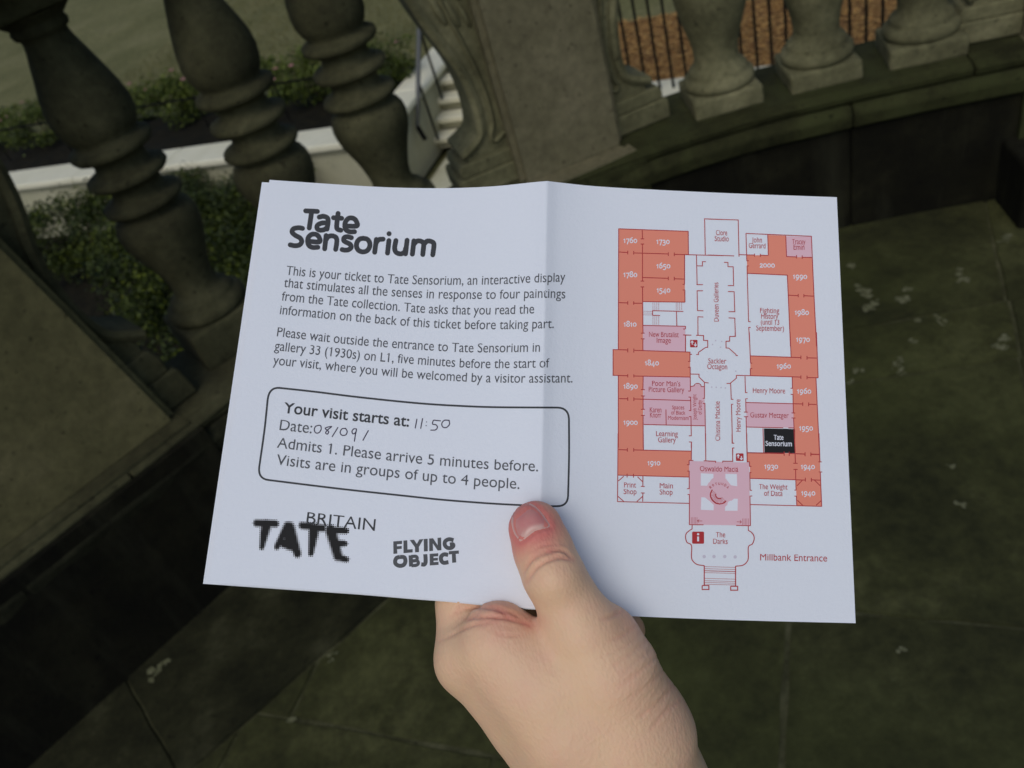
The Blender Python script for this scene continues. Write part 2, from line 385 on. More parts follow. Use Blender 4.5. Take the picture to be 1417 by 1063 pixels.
RB = [(-9.6, 'pink rose bush at the far left of the flower bed'), (-8.5, 'pink rose bush left of the first baluster'), (-7.45, 'pink rose bush whose flowers show right of the first baluster neck'),
      (-6.5, 'rose bush filling the gap between first and second baluster'), (-5.6, 'rose bush just right of the second baluster belly'), (-4.75, 'tall rose bush between second and third baluster'), (-4.2, 'last rose bush of the bed, beside the stair wall coping')]
for i, (a, lb) in enumerate(RB):
    shrub('rose_bush', lb, 'rose bush', 'rose bushes in the flower bed', 0, 0, -0.7, (0.48, 0.3, 0.24 + 0.04 * (i % 2)), 3600, 0.021, M_LEAFR, 60 + i, pos=(*E(a, 6.95), ZU + 0.17), flowers=5)

# ------------------------------------------------------------------ the terrace: plan curve of the parapet
FP = [(-3.9, -0.75), (-3.25, -0.20), (-2.6, 0.32), (-1.9, 0.80), (-1.339, 1.213), (-0.888, 1.538), (-0.56, 1.775), (-0.30, 1.905), (-0.05, 2.015), (0.2, 2.140), (0.45, 2.198), (0.84, 2.193), (1.155, 2.135), (1.54, 2.03), (2.0, 1.87), (2.8, 1.5), (3.6, 1.02), (4.4, 0.42)]
def catmull(P, n=16, closed=False):
    P = [np.array(p, float) for p in P]; out = []
    for i in range(len(P) - 1):
        p0 = P[i - 1] if i else 2 * P[0] - P[1]; p1, p2 = P[i], P[i + 1]
        p3 = P[i + 2] if i + 2 < len(P) else 2 * P[-1] - P[-2]
        for k in range(n):
            t = k / n
            out.append(0.5 * (2 * p1 + (p2 - p0) * t + (2 * p0 - 5 * p1 + 4 * p2 - p3) * t * t + (3 * p1 - p0 - 3 * p2 + p3) * t ** 3))
    out.append(P[-1]); return np.array(out)
CF = catmull(FP, 20)
CS = np.r_[0, np.cumsum(np.linalg.norm(np.diff(CF, axis=0), axis=1))]
def cpos(s, off=0.0):
    x = np.interp(s, CS, CF[:, 0]); y = np.interp(s, CS, CF[:, 1])
    a = np.array([np.interp(s - .05, CS, CF[:, 0]), np.interp(s - .05, CS, CF[:, 1])]); b = np.array([np.interp(s + .05, CS, CF[:, 0]), np.interp(s + .05, CS, CF[:, 1])])
    t = (b - a) / np.linalg.norm(b - a); n = np.array([-t[1], t[0]])
    return np.array([x, y]) + n * off, t, n
def s_of(x, y):
    d = np.hypot(CF[:, 0] - x, CF[:, 1] - y); return float(CS[int(d.argmin())])
def s_near(p):
    best = min(np.arange(0.5, CS[-1] - .3, 0.004), key=lambda s: np.linalg.norm(cpos(s, 0.17)[0] - np.array(p))); return float(best)
def curved_block(name, s0, s1, prof, mat, parent, nseg=None, ramp_=0.0, loc=None):
    """prof: closed (offset, z) outline swept along the curve between s0 and s1"""
    nseg = nseg or max(2, int((s1 - s0) / 0.06)); V = []; Fc = []; m = len(prof)
    for i in range(nseg + 1):
        s = s0 + (s1 - s0) * i / nseg
        for (o, z) in prof:
            p, t, n = cpos(s, o)
            j = ramp_ * (random.random() - 0.5)
            V.append((p[0] + n[0] * j, p[1] + n[1] * j, z + ramp_ * 0.6 * (random.random() - 0.5)))
    for i in range(nseg):
        for k in range(m):
            Fc.append((i * m + k, (i + 1) * m + k, (i + 1) * m + (k + 1) % m, i * m + (k + 1) % m))
    Fc.append(tuple(range(m))); Fc.append(tuple(nseg * m + k for k in range(m))[::-1])
    o = mesh_obj(name, V, Fc, mat)
    bm = bmesh.new(); bm.from_mesh(o.data); bmesh.ops.recalc_face_normals(bm, faces=bm.faces); bevel(bm, 0.004, 1, 0.6); bm.to_mesh(o.data); bm.free()
    return own(o, parent) if parent else o

S_LP = s_near((-0.985, 1.66))       # centre of the left pier (on the axis)
S_CP = s_near((0.372, 2.40))        # corner pier
S_RP = s_near((1.855, 2.12))         # right end pier
balL = [s_near(p) for p in ((-0.67, 1.935), (-0.385, 2.045), (-0.125, 2.165))]
balR = [s_near(p) for p in ((0.885, 2.385), (1.176, 2.35), (1.459, 2.283))]
def parapet(name, s0, s1, label, wm, pm):
    c, t, n = cpos((s0 + s1) / 2, 0.15)
    root = tag(empty(name, (c[0], c[1], 0)), label, 'balustrade')
    L = s1 - s0; k = max(1, round(L / 0.85))
    for i in range(k):
        a, b = s0 + L * i / k + .002, s0 + L * (i + 1) / k - .002
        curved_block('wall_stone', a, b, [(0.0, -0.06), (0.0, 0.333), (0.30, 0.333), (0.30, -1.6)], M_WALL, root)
        curved_block('band_stone', a, b, [(0.012, 0.335), (-0.022, 0.345), (-0.028, 0.385), (-0.012, 0.408), (0.30, 0.408), (0.30, 0.335)], wm, root, ramp_=0.004)
        h = (b - a) * 0.37
        curved_block('plinth_stone', a + h if i else a, b + h if i < k - 1 else b, [(-0.004, 0.417), (-0.010, 0.437), (0.02, 0.447), (0.31, 0.450), (0.31, 0.412), (0.0, 0.412)], pm, root, ramp_=0.003)
        curved_block('rail_stone', a, b, [(0.03, 1.375), (0.012, 1.39), (0.012, 1.41), (-0.01, 1.43), (-0.015, 1.475), (0.01, 1.50), (0.17, 1.515), (0.33, 1.50), (0.355, 1.475), (0.35, 1.43), (0.328, 1.41), (0.328, 1.39), (0.31, 1.375)], M_BALD, root)
    return root
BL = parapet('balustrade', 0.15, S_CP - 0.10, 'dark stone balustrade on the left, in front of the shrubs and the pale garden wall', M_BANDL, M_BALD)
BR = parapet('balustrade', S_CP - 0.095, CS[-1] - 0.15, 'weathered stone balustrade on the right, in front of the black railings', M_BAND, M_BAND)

# baluster profile (z from top of its block, radius)
PROF_R = [(0.0, 0.0), (0.0, 0.095), (0.004, 0.101), (0.014, 0.1045), (0.026, 0.102), (0.033, 0.095), (0.037, 0.0865), (0.043, 0.0865), (0.05, 0.085), (0.056, 0.08), (0.062, 0.0715), (0.072, 0.0655), (0.088, 0.064), (0.1151, 0.067), (0.1458, 0.074), (0.1766, 0.084), (0.2135, 0.0945), (0.2505, 0.1015), (0.2812, 0.104), (0.3095, 0.101), (0.328, 0.092), (0.335, 0.078), (0.341, 0.068), (0.348, 0.069), (0.351, 0.08), (0.356, 0.09), (0.364, 0.0955), (0.373, 0.0935), (0.378, 0.084), (0.382, 0.07), (0.39, 0.0625), (0.403, 0.0605), (0.415, 0.064), (0.42, 0.078), (0.425, 0.09), (0.433, 0.0955), (0.442, 0.0935), (0.447, 0.084), (0.451, 0.07), (0.459, 0.0625), (0.471, 0.0605), (0.483, 0.064), (0.487, 0.078), (0.492, 0.09), (0.501, 0.0965), (0.511, 0.0945), (0.517, 0.084), (0.521, 0.074), (0.527, 0.072), (0.537, 0.08), (0.557, 0.0885), (0.585, 0.0915), (0.615, 0.088), (0.645, 0.08), (0.675, 0.07), (0.705, 0.0605), (0.73, 0.0525), (0.745, 0.0495), (0.753, 0.05), (0.757, 0.058), (0.767, 0.062), (0.777, 0.058), (0.783, 0.066), (0.795, 0.08), (0.801, 0.088), (0.803, 0.0)]
PROF_L = [(0.0, 0.0), (0.0, 0.094), (0.004, 0.1), (0.014, 0.1035), (0.026, 0.101), (0.033, 0.094), (0.037, 0.084), (0.043, 0.083), (0.05, 0.08), (0.056, 0.073), (0.061, 0.064), (0.07, 0.0575), (0.085, 0.0555), (0.105, 0.057), (0.13, 0.0625), (0.155, 0.071), (0.18, 0.081), (0.205, 0.0905), (0.23, 0.0975), (0.25, 0.0995), (0.268, 0.0975), (0.283, 0.09), (0.29, 0.078), (0.296, 0.068), (0.303, 0.069), (0.306, 0.08), (0.311, 0.09), (0.319, 0.0955), (0.328, 0.0935), (0.333, 0.084), (0.337, 0.07), (0.345, 0.0625), (0.358, 0.0605), (0.37, 0.064), (0.375, 0.078), (0.38, 0.09), (0.388, 0.0955), (0.397, 0.0935), (0.402, 0.084), (0.406, 0.07), (0.414, 0.0625), (0.426, 0.0605), (0.438, 0.064), (0.442, 0.078), (0.447, 0.09), (0.456, 0.0965), (0.466, 0.0945), (0.472, 0.084), (0.476, 0.074), (0.482, 0.072), (0.492, 0.08), (0.512, 0.0885), (0.54, 0.0915), (0.57, 0.088), (0.6, 0.08), (0.63, 0.07), (0.66, 0.0605), (0.685, 0.0525), (0.7, 0.0495), (0.708, 0.05), (0.712, 0.058), (0.722, 0.062), (0.732, 0.058), (0.738, 0.066), (0.75, 0.08), (0.756, 0.088), (0.758, 0.0)]
BZ = 0.503
def lathe(prof, seg=40):
    V = []; Fc = []; rings = [p for p in prof]
    for z, r in rings:
        for k in range(seg):
            a = 2 * math.pi * k / seg; V.append((r * math.cos(a), r * math.sin(a), z))
    for i in range(len(rings) - 1):
        for k in range(seg):
            Fc.append((i * seg + k, i * seg + (k + 1) % seg, (i + 1) * seg + (k + 1) % seg, (i + 1) * seg + k))
    return V, Fc
from mathutils import noise as mnoise
def turned_mesh(mat, seed, prof):
    lv, lfc = lathe([p for p in prof if p[1] > 0]); V = []
    for v in lv:
        q = Vector(v) * 9 + Vector((seed * 3.1, 0, 0)); d = mnoise.noise(q) * 0.0024 + mnoise.noise(q * 3.5) * 0.0013
        r = math.hypot(v[0], v[1]); k = 1 + d / max(r, .02)
        V.append((v[0] * k, v[1] * k, v[2]))
    me = bpy.data.meshes.new('baluster'); me.from_pydata(V, [], lfc); me.materials.append(mat)
    me.polygons.foreach_set('use_smooth', [True] * len(me.polygons))
    return me
def block_mesh(name, hw, z0, z1, mat, seed=0, bw=0.008):
    bm = prism_bm([(-hw, -hw), (hw, -hw), (hw, hw), (-hw, hw)], z0, z1)
    bmesh.ops.subdivide_edges(bm, edges=bm.edges[:], cuts=3, use_grid_fill=True)
    for v in bm.verts: v.co += mnoise.noise_vector(v.co * 14 + Vector((seed, 0, 0))) * 0.0035
    bevel(bm, bw, 2, 1.0)
    me = bpy.data.meshes.new(name); bm.to_mesh(me); bm.free(); me.materials.append(mat)
    me.polygons.foreach_set('use_smooth', [True] * len(me.polygons))
    return me
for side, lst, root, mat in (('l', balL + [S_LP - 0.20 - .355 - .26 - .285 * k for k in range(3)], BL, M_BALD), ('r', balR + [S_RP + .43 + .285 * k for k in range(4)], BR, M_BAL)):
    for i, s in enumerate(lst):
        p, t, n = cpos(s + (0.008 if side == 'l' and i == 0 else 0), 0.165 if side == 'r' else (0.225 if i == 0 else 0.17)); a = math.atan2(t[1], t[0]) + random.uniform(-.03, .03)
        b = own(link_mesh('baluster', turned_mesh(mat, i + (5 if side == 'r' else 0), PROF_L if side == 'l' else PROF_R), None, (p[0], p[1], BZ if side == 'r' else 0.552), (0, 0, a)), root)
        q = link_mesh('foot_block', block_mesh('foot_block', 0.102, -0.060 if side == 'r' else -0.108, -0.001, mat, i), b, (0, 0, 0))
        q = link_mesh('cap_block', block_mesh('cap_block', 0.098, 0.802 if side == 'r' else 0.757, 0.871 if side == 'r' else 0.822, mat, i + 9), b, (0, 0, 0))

# ---- piers and their scroll brackets
def pier(s, half, off, label, mat, z0=0.45, taper=0.0, sides=(1, -1), depth=0.32):
    p, t, n = cpos(s, off); ang = math.atan2(t[1], t[0])
    root = tag(empty('pier', (p[0], p[1], 0), ang), label, 'pier')
    def bx(name, x0, x1, y0, y1, za, zb, m, bw=0.004, tp=0.0):
        bm = bmesh.new()
        c = [(x0, y0), (x1, y0), (x1, y1), (x0, y1)]
        vb = [bm.verts.new((x, y, za)) for x, y in c]; vt = [bm.verts.new((x - (tp if x > 0 else -tp), y, zb)) for x, y in c]
        bm.faces.new(vt); bm.faces.new(vb[::-1])
        for i in range(4): bm.faces.new((vb[i], vb[(i + 1) % 4], vt[(i + 1) % 4], vt[i]))
        bevel(bm, bw, 2, .6)
        return bm_obj(name, bm, m, root)
    bx('shaft', -half, half, 0, depth, z0, 1.375, mat, 0.006, taper)
    # thin raised margin strip on each side of the shaft, set slightly back
    bx('shaft_margin', -half - .016, half + .016, 0.02, depth - .01, z0, 1.372, mat, 0.003, taper)
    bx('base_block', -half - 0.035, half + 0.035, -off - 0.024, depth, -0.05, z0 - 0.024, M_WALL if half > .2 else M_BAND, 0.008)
    bx('base_moulding', -half - 0.02, half + 0.02, -off + 0.005, depth + .002, z0 - 0.021, z0 - 0.002, M_BALD if half > .2 else mat, 0.006)
    bx('cap', -half - .03, half + .03, -0.03, depth + .03, 1.377, 1.52, mat, 0.01)
    return root, ang
def console(root, half, sgn, mat, depth0=0.045, th=0.15, shear=0.0, slim=0.022, leaf=True, foot=0.008, lift=0.0):
    W = [(.450, .172), (.515, .172), (.520, .160), (.545, .158), (.550, .150), (.570, .150), (.580, .142), (.592, .124), (.605, .104), (.625, .091), (.66, .086), (.70, .087), (.75, .095), (.80, .109), (.86, .128), (.92, .148), (.98, .168), (1.06, .186), (1.14, .192), (1.24, .186), (1.33, .176), (1.372, .176)]
    up_ = lambda z: z + lift * min(1, max(0, (z - .45) / .15)) * min(1, max(0, (1.37 - z) / .5))
    W = [(up_(z), w_ - slim * min(1, max(0, (z - .5) / .12)) - foot) for z, w_ in W]
    slx = lambda z: -slim * min(1, max(0, (z - .5) / .12)) - foot
    shx = lambda z: -shear * max(0, z - .45)
    x0 = half + .012
    def solid(name, outline, y0, y1, par, m, bw=0.004):
        bm = bmesh.new(); k = len(outline)
        a = [bm.verts.new((sgn * (x0 + x + shx(z)), y0, z)) for x, z in outline]; b = [bm.verts.new((sgn * (x0 + x + shx(z)), y1, z)) for x, z in outline]
        bm.faces.new(a); bm.faces.new(b[::-1])
        for i in range(k): bm.faces.new((a[i], a[(i + 1) % k], b[(i + 1) % k], b[i]))
        bmesh.ops.recalc_face_normals(bm, faces=bm.faces)
        if bw: bevel(bm, bw, 2, .7)
        return bm_obj(name, bm, m, par)
    body = solid('scroll_bracket', [(0, .450)] + [(w_, z) for z, w_ in W] + [(0, 1.372)], depth0 + .012, depth0 + th - .012, root, mat)
    # raised ribbon that follows the outer edge, its S-curl at the foot, and the inner ribbon
    def ribbon(pts, wd_, y0, y1, name='ribbon'):
        P = catmull([(a, up_(b)) for a, b in pts], 6); N = len(P); out = []; inn = []
        for i in range(N):
            t = P[min(i + 1, N - 1)] - P[max(i - 1, 0)]; t /= np.linalg.norm(t) + 1e-9; n = np.array([-t[1], t[0]])
            out.append(P[i] + n * wd_ / 2); inn.append(P[i] - n * wd_ / 2)
        bm = bmesh.new(); rings = []
        for i in range(N):
            ring = []
            for (q, y) in ((out[i], y0 + .004), (P[i], y0 - .003), (inn[i], y0 + .004), (inn[i], y1 - .004), (P[i], y1 + .003), (out[i], y1 - .004)):
                ring.append(bm.verts.new((sgn * (x0 + q[0] + slx(q[1]) + shx(q[1])), y, q[1])))
            rings.append(ring)
        for i in range(N - 1):
            for k in range(6): bm.faces.new((rings[i][k], rings[i + 1][k], rings[i + 1][(k + 1) % 6], rings[i][(k + 1) % 6]))
        bm.faces.new(rings[0]); bm.faces.new(rings[-1][::-1]); bmesh.ops.recalc_face_normals(bm, faces=bm.faces)
        return bm_obj(name, bm, mat, body, smooth=False)
    ribbon([(.168, .575), (.135, .590), (.106, .612), (.094, .66), (.093, .72), (.104, .80), (.127, .87), (.150, .93), (.172, 1.0), (.188, 1.08), (.192, 1.18), (.182, 1.30)], .026, depth0, depth0 + th)
    ribbon([(.030, .600), (.060, .585), (.072, .605), (.060, .64), (.056, .70), (.062, .78), (.078, .87), (.098, .96), (.112, 1.06)], .012, depth0 + .002, depth0 + th - .002, 'inner_ribbon')
    solid('foot_step', [(0, .4505), (.188 - foot, .4505), (.188 - foot, .505 + lift * .3), (.180 - foot, .512 + lift * .3), (0, .512 + lift * .3)], depth0 - .008, depth0 + th + .008, body, mat, .006)
    solid('foot_moulding', [(0, .5125 + lift * .3), (.170 - foot, .5125 + lift * .3), (.176 - foot, .53 + lift * .6), (.166 - foot, .552 + lift * .7), (0, .552 + lift * .7)], depth0 - .002, depth0 + th + .002, body, mat, .005)
    # carved acanthus lobes under the rail
    for k, (lx, lz, lr) in enumerate([(.045, .935, .020), (.075, .950, .022), (.108, .965, .022), (.055, 1.01, .022), (.095, 1.03, .024), (.135, 1.045, .022), (.05, 1.10, .024), (.095, 1.12, .026), (.14, 1.13, .024)] if leaf else []):
        bm = bmesh.new(); bmesh.ops.create_uvsphere(bm, u_segments=12, v_segments=8, radius=1)
        for v in bm.verts:
            v.co = Vector((v.co.x * lr * .55, v.co.y * .016, v.co.z * lr * 1.9)); v.co.x += v.co.z * .25
            v.co = Vector((sgn * (x0 + lx - slim + shx(lz) + v.co.x), depth0 + .016 + v.co.y, lz + v.co.z))
        bm_obj('carved_leaf', bm, mat, body, smooth=True)
    return body
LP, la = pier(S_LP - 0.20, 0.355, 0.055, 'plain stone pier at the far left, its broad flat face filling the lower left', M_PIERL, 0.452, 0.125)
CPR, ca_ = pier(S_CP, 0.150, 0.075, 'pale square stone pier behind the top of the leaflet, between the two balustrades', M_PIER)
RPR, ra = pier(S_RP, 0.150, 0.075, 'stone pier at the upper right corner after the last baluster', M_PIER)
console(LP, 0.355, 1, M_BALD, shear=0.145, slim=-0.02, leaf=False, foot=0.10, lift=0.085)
console(CPR, 0.150, -1, M_BAL); console(CPR, 0.150, 1, M_BAL, slim=0.035)
console(RPR, 0.150, -1, M_BAL)
# low stone block against the right wall
q = at(1409, 318, 0)[:2]; t = np.array([.96, -.27]); n = np.array([.27, .96])
bm = prism_bm([q, q + t * .6, q + t * .6 + n * .26, q + n * .26], -0.02, 0.20, 0.012, 2); rough(bm, 0.002, 0)
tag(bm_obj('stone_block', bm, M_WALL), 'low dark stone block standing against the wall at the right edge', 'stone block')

# ------------------------------------------------------------------ terrace floor and its slabs
inner = [tuple(cpos(s, 0.10)[0]) for s in np.linspace(0.05, CS[-1] - .05, 34)]
poly = inner + [(4.4, -3.0), (-3.9, -3.0)]
fl = bm_obj('terrace_floor', prism_bm(poly, -1.6, -0.0035), M_JOINT); fl['kind'] = 'structure'
def clip_poly(P, a, n):
    out = []
    for i in range(len(P)):
        p, q = np.array(P[i]), np.array(P[(i + 1) % len(P)]); dp, dq = (p - a) @ n, (q - a) @ n
        if dp <= 0: out.append(p)
        if dp * dq < 0: out.append(p + (q - p) * dp / (dp - dq))
    return out
Lc0, Lc1 = at(274, 1057, 0)[:2], at(530, 834, 0)[:2]         # inner edge of the border course
ld = (Lc1 - Lc0) / np.linalg.norm(Lc1 - Lc0); ln = np.array([-ld[1], ld[0]])
def slab(pts, name='paving_slab', z=0.0, inset=0.0042, tilt=True, mat=M_SLAB):
    P = [np.array(p, float) for p in pts]
    for s in np.linspace(0.3, CS[-1] - .3, 18):
        c, t_, n_ = cpos(s, 0.08); P = clip_poly(P, c, n_)
        if len(P) < 3: return
    c = sum(P) / len(P)
    P = [p + (c - p) / np.linalg.norm(c - p) * inset for p in P if np.linalg.norm(c - p) > .02]
    # wander the edges a little
    Q = []
    for i in range(len(P)):
        a, b = P[i], P[(i + 1) % len(P)]; L = np.linalg.norm(b - a); k = max(1, int(L / .06)); n_ = np.array([-(b - a)[1], (b - a)[0]]) / (L + 1e-9)
        for j in range(k): Q.append(a + (b - a) * j / k + (n_ * random.uniform(-.0025, .0025) if j else 0))
    bm = prism_bm(Q, z - 0.045, z + random.uniform(-.0012, .0012))
    top = [f for f in bm.faces if abs(f.normal.z) > .9 and f.calc_center_median().z > z - .02]
    ed = [e for f in top for e in f.edges]
    bmesh.ops.bevel(bm, geom=list(set(ed)), offset=0.003, segments=2, affect='EDGES')
    o = bm_obj(name, bm, mat, fl)
    return o
def epoly(a0, a1, b0, b1): return [E(a0, b0), E(a1, b0), E(a1, b1), E(a0, b1)]
def cut_left(P, keep_right=True):
    P = [np.array(p, float) for p in P]
    return clip_poly(P, Lc0, ln if keep_right else -ln)
rows = [(-2.2, -1.5, 0.3), (-1.5, -.85, -.1), (-.85, -.2, .25), (-.2, .612, -.45), (.612, 1.017, None)]
for b0, b1, ph in rows:
    edges = [-4.4, -3.7, -3, -2.2, -1.4, -.8 + (ph or 0), -.2 + (ph or 0), .5 + (ph or 0), 1.2 + (ph or 0), 2.0, 2.9, 3.7, 4.5] if ph is not None else [-4.4, -3, -2.0, -1.14, -.118, .68, 1.4, 2.1, 2.9, 3.8]
    for a0, a1 in zip(edges, edges[1:]):
        P = cut_left(epoly(a0, a1, b0, b1))
        if len(P) > 2: slab(P)
# row between the low joint and the cracked joint
J2a, J2b = at(1100, 541, 0)[:2], at(1417, 493, 0)[:2]; J1a, J1b = at(1100, 470, 0)[:2], at(1417, 411, 0)[:2]
def extend(a, b, x): # point on the line a-b with e1 coordinate x
    d = b - a; t_ = (x - a @ e1) / (d @ e1); return a + d * t_
for a0, a1 in ((-2.4, -.55), (-.55, .38), (.38, .98), (.98, 1.7), (1.7, 2.6)):
    P = cut_left([np.array(E(a0, 1.017)), np.array(E(a1, 1.017)), extend(J2a, J2b, a1), extend(J2a, J2b, a0)])
    if len(P) > 2: slab(P)
J3 = [at(1373, 337, 0)[:2], at(1416, 512, 0)[:2]]
for a0, a1 in ((-2.4, -.35), (-.35, .385), (.385, 1.1), (1.1, 2.0)):
    P = cut_left([extend(J2a, J2b, a0), extend(J2a, J2b, a1), extend(J1a, J1b, a1), extend(J1a, J1b, a0)])
    if len(P) > 2: slab(P)
for a0, a1 in ((-2.4, -.75), (-.75, .378), (.378, 1.0), (1.0, 2.0)):
    lim = 4.0 if a0 < .37 else 2.29
    P = cut_left([extend(J1a, J1b, a0), extend(J1a, J1b, a1), np.array(E(a1, lim)), np.array(E(a0, lim))])
    if len(P) > 2: slab(P)
    if lim < 3: slab([E(a0, lim), E(a1, lim), E(a1, lim + .6), E(a0, lim + .6)])
# border course along the left wall, slightly raised
for k in range(-3, 6):
    p0 = Lc0 + ld * (0.8 * k - .04); p1 = Lc0 + ld * (0.8 * (k + 1) - .04)
    if (p0 - Lc0) @ ld > 1.9: break
    slab([p0, p1, p1 + ln * .5, p0 + ln * .5], 'border_slab', 0.0025, 0.003, mat=M_BORD)
# pale lichen on the paving
V = []; Fc = []
for (x, y, r, n) in [(1199, 404, .022, 60), (1205, 428, .024, 70), (1190, 400, .012, 20), (1248, 415, .018, 50), (1253, 400, .010, 18), (1180, 366, .012, 30), (1327, 378, .014, 26), (1334, 384, .012, 24), (1268, 444, .008, 12), (1267, 473, .010, 14), (1192, 511, .012, 16), (1250, 504, .02, 24), (1380, 480, .02, 26), (1395, 470, .016, 24), (1178, 528, .008, 12), (1300, 440, .02, 10), (1393, 330, .02, 24), (225, 920, .014, 34), (205, 930, .010, 24), (208, 941, .008, 16), (401, 997, .006, 10), (460, 770 + 140, .01, 8), (1245, 898, .006, 6), (1328, 700, .012, 10), (1315, 643, .006, 4)]:
    zz = .0046 if x < 500 and y < 990 else .0035
    c = at(x, y, zz)
    cl = rng.normal(size=(3, 2)) * r * .6
    for k in range(int(n * 1.3)):
        d = cl[k % 3] + rng.normal(size=2) * r * .30; s = rng.uniform(.0016, .0060) * (1.2 if k % 5 == 0 else .8); m = len(V); a0 = rng.uniform(0, 6)
        for q in range(6): V.append((c[0] + d[0] + math.cos(a0 + q * 1.047) * s * rng.uniform(.6, 1.3), c[1] + d[1] + math.sin(a0 + q * 1.047) * s * rng.uniform(.6, 1.3), zz + k * 4e-6))
        Fc.append(tuple(range(m, m + 6)))
tag(mesh_obj('lichen', V, Fc, M_LICH), 'pale lichen blotches scattered over the dark mossy paving', 'lichen', kind='stuff')

# ------------------------------------------------------------------ the leaflet (ruled, gently bowed sheet, folded in the middle)
TOP = [(0, 373, 249, 310), (.13, 450, 254.2, 310.5), (.27, 530, 259, 309.5), (.36, 590, 260.5, 308), (.42, 640, 260, 306), (.53, 688, 257.5, 303.5), (.60, 735, 252.6, 300.2), (.62, 757, 250.6, 299), (.64, 779, 253.2, 301.4), (.68, 820, 257.5, 303.4), (.74, 880, 261.3, 304.2), (.86, 1010, 267.5, 303.5), (1, 1158, 273, 302)]
BOT = [(0, 288.5, 806.5, 269), (.13, 400, 814.5, 268), (.27, 500, 821.5, 266), (.36, 570, 827.5, 264), (.42, 620, 831.5, 262.5), (.53, 684, 838, 259.8), (.60, 725, 841.4, 257.3), (.62, 746, 842.5, 256.2), (.64, 768, 845, 258.2), (.68, 812, 848.8, 260.8), (.74, 880, 853, 263.0), (.86, 1025, 858.5, 266), (1, 1184, 862.5, 269)]
TOP = np.array(TOP, float); BOT = np.array(BOT, float)
def smooth_interp(tab, u):
    # piecewise smooth each side of the fold, sharp-ish at the fold
    return np.array([np.interp(u, tab[:, 0], tab[:, k]) for k in (1, 2, 3)])
def resample(tab, n=60):
    uu = []; i0 = 7
    A = catmull(tab[:i0 + 1], 10); B = catmull(tab[i0:], 10)
    return np.vstack([A, B[1:]])
TOPS, BOTS = resample(TOP), resample(BOT)
def surf(u, v, tabs=None):
    T = smooth_interp(TOPS, u); Bm = smooth_interp(BOTS, u)
    a = wd(T[0], T[1], T[2] / 1000); b = wd(Bm[0], Bm[1], Bm[2] / 1000)
    return a + (b - a) * v
LOC = Vector(surf(0.62, 1.0).tolist())
GU = np.unique(np.r_[TOPS[:, 0]]); GV = np.linspace(0, 1, 41)
GRID = np.array([[surf(u, v) for v in GV] for u in GU])          # (nu, nv, 3)
GPX = np.array([[proj(p) for p in row] for row in GRID])
def toward():                                                     # unit normal per grid node, facing the viewer
    du = np.gradient(GRID, axis=0); dv = np.gradient(GRID, axis=1)
    n = np.cross(du, dv); n /= np.linalg.norm(n, axis=2)[..., None]
    s = np.sign(np.einsum('ijk,ijk->ij', n, CAMP - GRID)); return n * s[..., None]
GN = toward()
NU_ = len(GU)
def _bil(A, a, b):
    i = np.clip(a.astype(int), 0, NU_ - 2); j = np.clip(b.astype(int), 0, 39); g = (a - i)[:, None]; f = (b - j)[:, None]
    return (A[i, j] * (1 - g) + A[i + 1, j] * g) * (1 - f) + (A[i, j + 1] * (1 - g) + A[i + 1, j + 1] * g) * f
GPX2 = np.ascontiguousarray(GPX)
def on_sheet_many(XY, h):
    """place marks (sheet-picture coordinates) on the bowed sheet, h above it"""
    XY = np.asarray(XY, float); x, y = XY[:, 0], XY[:, 1]; h = np.asarray(h, float)
    a = np.interp(x, GPX2[:, 20, 0], np.arange(NU_)); b = np.clip((y - 255) / 590 * 40, 0, 40)
    for _ in range(25):
        P0 = _bil(GPX2, a, b); e = 0.01
        da = (_bil(GPX2, a + e, b) - P0) / e; db = (_bil(GPX2, a, b + e) - P0) / e
        r0 = x - P0[:, 0]; r1 = y - P0[:, 1]; det = da[:, 0] * db[:, 1] - da[:, 1] * db[:, 0]
        a = np.clip(a + np.clip((r0 * db[:, 1] - r1 * db[:, 0]) / det, -3, 3), 0, NU_ - 1.001); b = np.clip(b + (da[:, 0] * r1 - da[:, 1] * r0) / det, 0, 40)
    return _bil(GRID, a, b) + _bil(GN, a, b) * h[:, None]
m, nt, b = new_mat('white_paper')
fib = noise_node(nt, 900, 5, 0.7)
b.inputs['Base Color'].default_value = (0.78, 0.815, 0.86, 1); b.inputs['Roughness'].default_value = 0.75
b.inputs['Specular IOR Level'].default_value = 0.25
bump(nt, b, fib, 0.3, 0.0005)
M_PAPER = m
M_INK = simple('dark_grey_ink', (0.055, 0.058, 0.062), 0.7, 0.2)
M_INKL = simple('grey_text_ink', (0.10, 0.105, 0.115), 0.7, 0.2)
M_PEN = simple('pen_ink', (0.06, 0.05, 0.085), 0.6, 0.2)
M_FLY = simple('mid_grey_ink', (0.095, 0.10, 0.105), 0.7, 0.2)
M_BLACK = simple('black_ink', (0.018, 0.018, 0.018), 0.7, 0.2)
M_ORANGE = simple('orange_print', (0.83, 0.280, 0.190), 0.7, 0.2)
M_PINKP = simple('pink_print', (0.78, 0.50, 0.56), 0.7, 0.2)
M_RED = simple('red_line_print', (0.46, 0.040, 0.045), 0.7, 0.2)
M_REDT = simple('red_text_print', (0.46, 0.045, 0.060), 0.7, 0.2)
M_WHITE = simple('white_print', (0.79, 0.81, 0.86), 0.7, 0.2)
M_FAINT = simple('faint_print', (0.62, 0.58, 0.66), 0.7, 0.2)
leaf = tag(empty('leaflet', LOC), 'opened white folded leaflet with dark text and an orange floor plan', 'leaflet')
LI = np.array(LOC)
